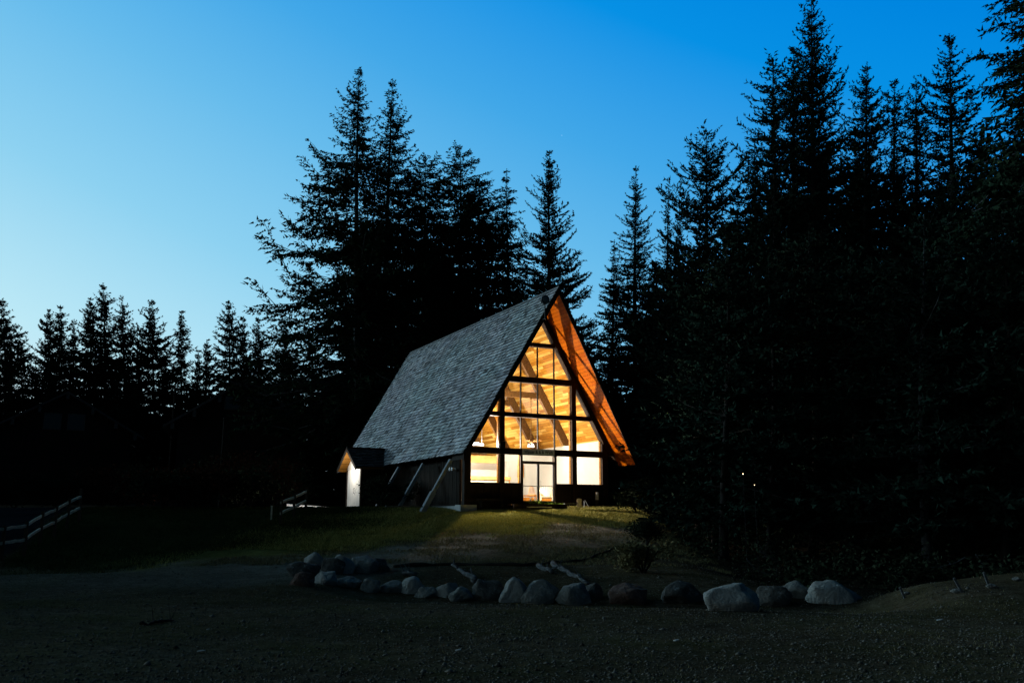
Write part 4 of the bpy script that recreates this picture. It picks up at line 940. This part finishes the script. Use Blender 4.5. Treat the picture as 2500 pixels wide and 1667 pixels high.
# gravel: small stones
def gravel():
    r = np.random.default_rng(8); n = 60000; y = 8 + 30 * r.random(n) ** 1.5; x = r.uniform(-.62, .62, n) * y
    la, a = ground_masks(x, y); k = (r.random(n) > la * .96) & (a < .5) & (x < 9.5 + .0 * y); x, y = x[k], y[k]; n = len(x)
    s = np.exp(r.normal(math.log(.010), .45, n)); c = np.stack([x, y, gz(x, y) + s * .15], -1)
    o6 = np.array([(1, 0, 0), (-1, 0, 0), (0, 1, 0), (0, -1, 0), (0, 0, .7), (0, 0, -.6)])
    V = c[:, None] + o6[None] * (s[:, None, None] * r.uniform(.6, 1.4, (n, 6, 1)))
    f = np.array([(0, 2, 4), (2, 1, 4), (1, 3, 4), (3, 0, 4), (2, 0, 5), (1, 2, 5), (3, 1, 5), (0, 3, 5)])
    F = (np.arange(n) * 6)[:, None, None] + f[None]
    o = fast_mesh('gravel', V.reshape(-1, 3), F.reshape(-1, 3), M['pebble']); tag(o, 'loose gravel stones on the foreground', 'gravel', None, 'stuff')
gravel()
# undergrowth of the right-hand wood
def undergrowth():
    r = np.random.default_rng(15); parts = []
    for i in range(260):
        y = r.uniform(23.5, 60); x = r.uniform(6.6 + .05 * (y - 40), .58 * y + 1); z = float(gz(x, y)); s = r.uniform(.3, .8) * (1 + (y - 23) * .035)
        parts.append(leaf_blob(r, np.array([x, y, z + s * .5]), [s, s, s * .8], 170, .13))
    V = np.concatenate(parts); o = fast_mesh('undergrowth', V, np.arange(len(V)).reshape(-1, 4), M['shrub']); tag(o, 'dark undergrowth on the floor of the right-hand wood', 'undergrowth', None, 'stuff')
undergrowth()
for i, (X0, X1, lab) in enumerate([(-.62, -.10, 'bright grass tuft before the left door leaf'), (.15, 1.05, 'low ragged grass tuft before the right door leaf')]):
    r = np.random.default_rng(300 + i); n = 130; X = r.uniform(X0, X1, n); Y = r.uniform(-.55, -.20, n)
    o = hthing('grass_tuft', lab, 'grass', (X0 + X1) / 2, -.4, .98)
    P = np.stack([X - (X0 + X1) / 2, Y + .4, np.zeros(n)], -1)
    b = scatter_mesh('blades', P, .21 if i == 0 else .12, 'grass_tuft', 1, 310 + i, None, None); b.parent = o

# ------------------------------------------------------------------ boulders
def rock_mat(i, c1, c2, lich):
    m, t, b = mat('boulder_stone', c1, .9, .2)
    tc = N(t, 'ShaderNodeTexCoord')
    def nz(s, d=8, ro=.6):
        n = N(t, 'ShaderNodeTexNoise'); n.inputs['Scale'].default_value = s; n.inputs['Detail'].default_value = d; n.inputs['Roughness'].default_value = ro; t.links.new(tc.outputs['Object'], n.inputs['Vector']); return n.outputs['Fac']
    a, f = nz(2.6 + .2 * i), nz(16)
    base = ramp(t, math_(t, 'ADD', math_(t, 'MULTIPLY', a, .6), math_(t, 'MULTIPLY', f, .4)), [(.35, c1), (.65, c2)])
    mx = N(t, 'ShaderNodeMix', data_type='RGBA'); t.links.new(ramp(t, nz(5.5, 9, .7), [(.57, (0, 0, 0)), (.64, (lich,) * 3)]), mx.inputs[0])
    t.links.new(base, mx.inputs[6]); mx.inputs[7].default_value = (.50, .52, .50, 1); t.links.new(mx.outputs[2], b.inputs['Base Color'])
    bp = N(t, 'ShaderNodeBump'); bp.inputs['Strength'].default_value = 1; bp.inputs['Distance'].default_value = .07; t.links.new(f, bp.inputs['Height']); t.links.new(bp.outputs[0], b.inputs['Normal'])
    return m
RM = [rock_mat(0, (.165, .155, .135), (.36, .345, .31), .8), rock_mat(1, (.28, .265, .235), (.48, .46, .42), .5), rock_mat(2, (.062, .056, .048), (.16, .148, .13), .45), rock_mat(3, (.12, .065, .048), (.23, .14, .11), .3)]
def boulder(label, x0, x1, y0, y1, m, seed, peak=0.0, dy=0.0, boxy=.5):
    """x0..y1: its box in the photograph, which fixes place and size on the ground"""
    r = np.random.default_rng(seed); g = ground_hit((x0 + x1) / 2, y1); d = g[1] + dy
    k = math.hypot(d, 0) / 2285.0; w = (x1 - x0) * k * 1.08; h = (y1 - y0) * k
    g = np.array([((x0 + x1) / 2 - 1250) * k, d + w * .28, 0]); g[2] = gz(g[0], d)
    bm = bmesh.new(); bmesh.ops.create_icosphere(bm, subdivisions=4, radius=1.0)
    P = np.array([v.co[:] for v in bm.verts])
    for q in range(16):                                    # rough cleavage planes
        n = r.normal(0, 1, 3); n[2] = n[2] * .8 + .15; n /= np.linalg.norm(n); c = r.uniform(.58, .92); t = P @ n - c
        P = P - np.where(t > 0, t * .88, 0)[:, None] * n
    nn = 0
    for fq, am in ((1.7, .10), (4.1, .05), (9, .028), (17, .013)):
        ph = r.uniform(0, 6, 3); nn = nn + am * (np.sin(P[:, 0] * fq + ph[0]) * np.sin(P[:, 1] * fq * 1.1 + ph[1]) + np.sin(P[:, 2] * fq * .9 + ph[2]) * np.cos(P[:, 0] * fq * 1.2 + ph[1]))
    P = P * (1 + nn)[:, None]
    if peak: P[:, 2] += .28 * np.exp(-((P[:, 0] - peak) / .45) ** 2) * (P[:, 2] > -.2)
    P -= (P.max(0) + P.min(0)) / 2; P /= (P.max(0) - P.min(0)) / 2
    zc = h * 1.4
    P = P * np.array([w / 2, w * .36, zc / 2])
    for v, q in zip(bm.verts, P): v.co = q
    me = bpy.data.meshes.new('boulder'); bm.to_mesh(me); bm.free()
    me.polygons.foreach_set('use_smooth', [True] * len(me.polygons)); me.materials.append(RM[m])
    o = bpy.data.objects.new('boulder', me); COL.objects.link(o)
    o.location = (g[0], g[1], g[2] + h - zc / 2); tag(o, label, 'boulder', 'boulders in the row along the gravel'); return o
for i, (x0, x1, y0, y1, m, lab, pk, dy) in enumerate([
        (741, 788, 1363, 1398, 1, 'pale upright rock at the back of the left heap', .2, 1.2), (697, 779, 1376, 1412, 2, 'dark rounded rock at the left end of the row', 0, .5),
        (710, 767, 1397, 1430, 3, 'reddish-brown rock at the front of the left heap', 0, 0), (766, 822, 1396, 1427, 1, 'pale rounded rock beside the reddish-brown one', 0, 0),
        (785, 841, 1374, 1412, 2, 'dark brown rock in the middle of the left heap', 0, .8), (817, 866, 1367, 1412, 1, 'pale slanting rock left of the big flat-topped block', -.4, .8),
        (850, 920, 1375, 1416, 0, 'big flat-topped block with a pale upper face', 0, 1.0), (902, 950, 1380, 1410, 2, 'dark rock right of the flat-topped block', 0, 1.0),
        (814, 882, 1408, 1434, 0, 'low speckled rock before the flat-topped block', 0, 0), (880, 928, 1414, 1446, 0, 'small round speckled rock with a dark hollow', 0, 0),
        (926, 990, 1418, 1447, 0, 'low grey rock left of the pointed slab', 0, 0), (982, 1036, 1409, 1450, 1, 'pointed slab in the left half of the row', .1, 0),
        (1011, 1073, 1425, 1451, 0, 'low sloping rock right of the pointed slab', 0, -.3), (1063, 1120, 1424, 1458, 1, 'rounded rock with a pale left cheek', 0, 0),
        (1098, 1162, 1425, 1459, 0, 'flat-faced rock with a pale streak', 0, -.3), (1152, 1234, 1416, 1465, 2, 'dark rock with lichen left of the tall pointed boulder', 0, 0),
        (1220, 1293, 1410, 1470, 1, 'tall pointed pale boulder near the middle of the row', .15, 0), (1275, 1363, 1417, 1473, 0, 'rough boulder just right of the tall pointed one', .2, 0),
        (1358, 1440, 1425, 1477, 0, 'round boulder with white lichen specks', 0, 0), (1420, 1470, 1436, 1474, 2, 'dark rock half hidden right of the lichen-specked boulder', 0, .4),
        (1488, 1578, 1427, 1478, 3, 'brownish boulder standing alone before the dry bush', 0, 0), (1620, 1728, 1420, 1474, 2, 'dark boulder with white lichen veins', -.2, 0),
        (1723, 1854, 1427, 1491, 1, 'largest pale round boulder of the row', 0, 0), (1847, 1931, 1436, 1482, 2, 'smaller dark boulder right of the largest one', 0, .1),
        (1898, 1985, 1433, 1474, 0, 'grey sloping boulder between two others near the right end', .2, .6), (1973, 2105, 1425, 1477, 1, 'broad pale boulder at the right end of the row', 0, .2)]):
    boulder(lab, x0, x1, y0, y1, m, 400 + i, pk, dy)
for i, (x0, x1, y0, y1, lab) in enumerate([(2190, 2222, 1448, 1458, 'small flat stone at the foot of the left stake'), (2310, 2350, 1436, 1450, 'small flat stone at the foot of the middle stake'),
                                           (2396, 2440, 1422, 1438, 'pale broken stone at the foot of the right stake'), (2462, 2496, 1406, 1420, 'pale stone at the right edge of the crest')]):
    o = boulder(lab, x0, x1, y0, y1, 0, 450 + i); o.scale = (.62, .62, .62); o['group'] = 'stones on the crest by the stakes'; o['category'] = 'stone'; o.name = 'flat_stone'

# ------------------------------------------------------------------ logs and stakes
def log(name, label, pts, r0, r1, m, seed, lift=.06, cat='log', group=None):
    r = np.random.default_rng(seed); P = [ground_hit(*q) for q in pts]
    Q = []
    for a, b in zip(P[:-1], P[1:]):
        for t in np.linspace(0, 1, 7)[:-1]: Q.append(a + (b - a) * t)
    Q.append(P[-1]); Q = np.array(Q); Q[:, 2] = gz(Q[:, 0], Q[:, 1]) + lift; Q[:, 2] += r.normal(0, .015, len(Q)); Q[:, 0] += r.normal(0, .03, len(Q))
    c = Q[0].copy(); n = len(Q); o = thing(name, label, cat, tuple(c), 0, group)
    MB().tube([tuple(q - c) for q in Q], [(r0 + (r1 - r0) * i / (n - 1)) * r.uniform(.85, 1.15) for i in range(n)], 9).build('bark', M[m], o, True)
    st = MB()
    for k in range(3):
        q = Q[int(r.uniform(1, n - 1))] - c; st.tube([tuple(q), tuple(q + np.array([r.normal(0, .15), r.normal(0, .1), r.uniform(.12, .3)]))], [r1 * .5, r1 * .15], 5)
    st.build('branch_stub', M[m], o); return o
log('driftwood_log', 'bleached driftwood log slanting behind the flat-faced rock', [(1104, 1383), (1136, 1405), (1168, 1424)], .035, .08, 'driftwood', 1, .06, 'log', 'bleached logs in the ditch')
log('driftwood_log', 'short bleached log lying alone in the ditch middle', [(1312, 1384), (1350, 1400)], .07, .05, 'driftwood', 2, .05, 'log', 'bleached logs in the ditch')
log('driftwood_log', 'long bleached log running down to the lichen-specked boulder', [(1352, 1380), (1392, 1404), (1434, 1428)], .08, .04, 'driftwood', 3, .05, 'log', 'bleached logs in the ditch')
log('fallen_log', 'long dark fallen trunk lying across the slope above the ditch', [(960, 1384), (1100, 1379), (1280, 1381), (1420, 1370), (1480, 1348), (1500, 1335)], .055, .03, 'dark_log', 4, .03, 'log')
log('driftwood_log', 'pale small log beside the pointed slab', [(986, 1405), (1012, 1409)], .07, .05, 'driftwood', 5, .10, 'log', 'bleached logs in the ditch')
def stake(label, x0, y0, x1, y1, r, group='leaning stakes on the crest'):
    p = ground_hit(x1, y1 + 2); q = at_dist(x0, y0, p[1]); o = thing('stake', label, 'stake', tuple(p), 0, group)
    MB().bar((0, 0, -.15), tuple(q - p), r * 2, r * 1.4, (0, 1, 0)).build('shaft', M['driftwood'], o)
    MB().bar(tuple((q - p) * .985), tuple((q - p) * 1.02), r * 2.2, r * 1.6, (0, 1, 0), .6).build('tip', M['driftwood'], o)
stake('left leaning stake on the gravel crest', 2197, 1432, 2214, 1454, .022)
stake('middle leaning stake on the gravel crest', 2329, 1410, 2357, 1441, .022)
stake('right leaning stake on the gravel crest', 2402, 1396, 2419, 1426, .022)
log('fallen_stick', 'thin dark stick lying on the gravel at lower left', [(342, 1526), (380, 1522), (432, 1514)], .03, .018, 'dark_log', 6, .02, 'stick')
for i, (px, py, w, lab) in enumerate([(2295, 1516, .055, 'white flake lying on the gravel at lower right'), (1652, 1567, .05, 'thin pale flake on the gravel below the dark veined boulder'), (490, 1594, .055, 'pale flake on the gravel at lower left'),
                                      (1118, 1592, .05, 'pale flake on the gravel below the rounded rocks'), (508, 1540, .03, 'tiny pale flake on the gravel at lower left')]):
    p = ground_hit(px, py); q = random.Random(i); o = MB()
    pts = [(w * q.uniform(.6, 1.1) * math.cos(a), w * .6 * q.uniform(.6, 1.1) * math.sin(a)) for a in np.linspace(0, 2 * math.pi, 8)[:-1]]
    o.add([(x, y, .022 + .15 * x) for x, y in pts] + [(x, y, .008 + .15 * x) for x, y in pts], [tuple(range(7)), tuple(range(13, 6, -1))] + [(k, k + 7, (k + 1) % 7 + 7, (k + 1) % 7) for k in range(7)])
    o = o.build('stone_flake', M['white_paint']); o.location = (p[0], p[1], p[2] + .015); tag(o, lab, 'stone', 'pale flakes on the gravel')
# dead branches at the wood's edge
def dead_branch(label, pts, d, seed):
    P = [at_dist(px, py, d) for px, py in pts]; c = P[0]; o = thing('dead_branch', label, 'branch', tuple(c), 0, 'dead branches at the edge of the wood')
    P = [p - c for p in P]; MB().tube([tuple(p) for p in P], [.02 - .014 * i / (len(P) - 1) for i in range(len(P))], 5).build('limb', M['grey_bark'], o)
    r = np.random.default_rng(seed); b = MB()
    for k in range(7):
        i = int(r.integers(0, len(P) - 1)); q = P[i] + (P[i + 1] - P[i]) * r.random(); b.tube([tuple(q), tuple(q + np.array([r.normal(0, .16), r.normal(0, .1), r.normal(0, .14)]))], [.007, .003], 4)
    b.build('twig', M['grey_bark'], o)
dead_branch('pale dead branch curving over the largest boulder', [(1822, 1362), (1836, 1380), (1860, 1396), (1890, 1404), (1912, 1406)], 24, 1)
dead_branch('pale dead twig left of the broad end boulder', [(1855, 1345), (1875, 1358), (1900, 1366)], 25, 2)
dead_branch('dead branch drooping over the leaning stakes', [(2356, 1360), (2330, 1374), (2300, 1382), (2272, 1384)], 24, 3)
dead_branch('dead branch slanting down to the right stake', [(2382, 1352), (2396, 1372), (2410, 1392)], 24, 4)

# ------------------------------------------------------------------ split-rail fences
def fence(label, posts, rails_drop, ptop, seed):
    rr = random.Random(seed); P = [ground_hit(*q) for q in posts]; o = thing('split_rail_fence', label, 'fence', tuple(P[0]), 0)
    c = P[0]
    for i, p in enumerate(P):
        h = ptop[i]; q = p - c
        MB().bar((q[0], q[1], q[2] - .2), (q[0] + rr.uniform(-.03, .03), q[1], q[2] + h), .10, .09, (0, 1, 0), .9).build('post', M['post'], o)
    for i in range(len(P) - 1):
        for dz in rails_drop:
            a, b = P[i] - c, P[i + 1] - c
            pts = [a + (b - a) * t + np.array([0, -.04, dz + rr.uniform(-.012, .012) + .012 * math.sin(t * 3.1)]) for t in np.linspace(-.02, 1.02, 6)]
            mb = MB()
            for u, v in zip(pts[:-1], pts[1:]): mb.bar(tuple(u), tuple(v), .05, .095)
            mb.build('rail', M['rail'], o)
    return o
fence('long split-rail fence with pale rails along the road at left', [(-42, 1368), (2, 1366), (57, 1356), (96, 1326), (131, 1309), (162, 1289), (193, 1272)], (.52, .98), [1.1, 1.1, 1.15, 1.15, 1.15, 1.15, 1.32], 5)
fence('short split-rail fence climbing to the porch slab', [(684, 1278), (716, 1263), (746, 1245)], (.42, .84), [1.0, 1.05, 1.0], 6)
p = ground_hit(662, 1268); o = thing('marker_post', 'thin pale marker post left of the short fence', 'post', tuple(p)); MB().bar((0, 0, -.1), (0, 0, .55), .06, .06, (0, 1, 0)).build('shaft', M['rail'], o)
MB().bar((0, 0, .55), (0, 0, .58), .075, .075, (0, 1, 0)).build('cap', M['rail'], o)

# ------------------------------------------------------------------ cabins and poles at the back left
def cabin(label, px, py, d, halfw, drop, wins, depth=10):
    top = at_dist(px, py, d); gx = top[0]; g = float(gz(gx, d)) - .5
    o = thing('cabin', label, 'cabin', (gx, d, g), math.atan2(-gx, d)); H = top[2] - g; E = H - drop
    hw = halfw
    MB().prism([(-hw + .8, 0), (hw - .8, 0), (hw - .8, E + .35), (0, H - .25), (-hw + .8, E + .35)], .6, depth).build('wall', M['cabin_wall'], o)
    n = math.hypot(hw, drop)
    for sg in (-1, 1):
        b = MB(); v = []
        for x, z in ((0, H), (sg * (hw + .3), E - drop / hw * .3)):
            v += [(x, -.6, z), (x, depth + .5, z), (x, -.6, z - .22), (x, depth + .5, z - .22)]
        b.add(v, [(0, 1, 5, 4), (2, 6, 7, 3), (0, 4, 6, 2), (1, 3, 7, 5), (4, 5, 7, 6)]); b.build('roof', M['cabin_roof'], o)
        for q in ((.34, .66, .93) if drop > 3 else (.34, .66, .93)):
            x = sg * hw * q; z = H - drop * q
            MB().box(x - .14, x + .14, -.5, .8, z - .75, z - .2).build('purlin_end', M['cabin_trim'], o)
    MB().box(-.14, .14, -.5, .8, H - .75, H - .2).build('purlin_end', M['cabin_trim'], o)
    for x0, x1, z0, z1 in wins:
        w = MB().box(x0, x1, .50, .62, z0, z0 + .10).box(x0, x1, .50, .62, z1 - .10, z1).box(x0, x0 + .10, .50, .62, z0 + .1, z1 - .1).box(x1 - .10, x1, .50, .62, z0 + .1, z1 - .1).build('window', M['cabin_trim'], o)
        MB().box(x0 + .1, x1 - .1, .54, .58, z0 + .1, z1 - .1).build('pane', M['dark_glass'], w)
    MB().box(-hw + 1, hw - 1, -1.2, .6, 2.0, 2.2).build('balcony', M['cabin_wall'], o)
    return o, H
d = 76; k = d / 2250
top = 0
cabin('dark chalet with two gable windows left of the lodge', 602, 925, d, 6.0, 3.9, [((552 - 602) * k, (594 - 602) * k, 9.9 - .2 - 1.2, 9.9 - .2), ((606 - 602) * k, (646 - 602) * k, 8.4, 9.65)])
d = 88; k = d / 2250
cabin('dark chalet at the far left, mostly hidden by trees', 167, 956, d, 6.8, 4.0, [((118 - 167) * k, (158 - 167) * k, 7.6, 9.2), ((171 - 167) * k, (211 - 167) * k, 7.6, 9.2)])
def pole(label, px, y0, y1, d, m):
    a = at_dist(px, y0, d); o = thing('utility_pole', label, 'pole', (a[0], d, float(gz(a[0], d)) - .3)); h = a[2] - o.location[2]
    MB().tube([(0, 0, 0), (0, 0, h)], [.10, .07], 8).build('shaft', M[m], o)
    MB().lathe([(.09, h), (.10, h + .05), (.03, h + .12)], n=10).build('cap', M[m], o)
pole('thin pole between the two dark chalets', 428, 938, 1000, 78, 'bark')
pole('thin pale-tipped pole before the near chalet', 548, 1022, 1090, 66, 'bark')

# small lights deep in the right-hand wood
for lab, px, py, s in (('tiny lit lantern glinting in the dark right-hand wood', 1814, 1156, .016), ('fainter tiny lantern lower right of the other in the wood', 1842, 1183, .010)):
    a = at_dist(px, py, 27.5); o = thing('lantern', lab, 'lantern', (a[0], a[1], float(gz(a[0], a[1]))), 0, 'tiny lanterns in the wood')
    h = a[2] - o.location[2]
    MB().tube([(0, 0, -.1), (0, .0, h - s)], [.012, .008], 6).build('post', M['black'], o)
    MB().lathe([(s * .5, h - s), (s * .8, h), (s * .5, h + s)], n=10).build('globe', M['small_glow'], o)
    MB().lathe([(s * .9, h + s), (s * .3, h + s * 1.6)], n=10).build('cap', M['metal'], o)
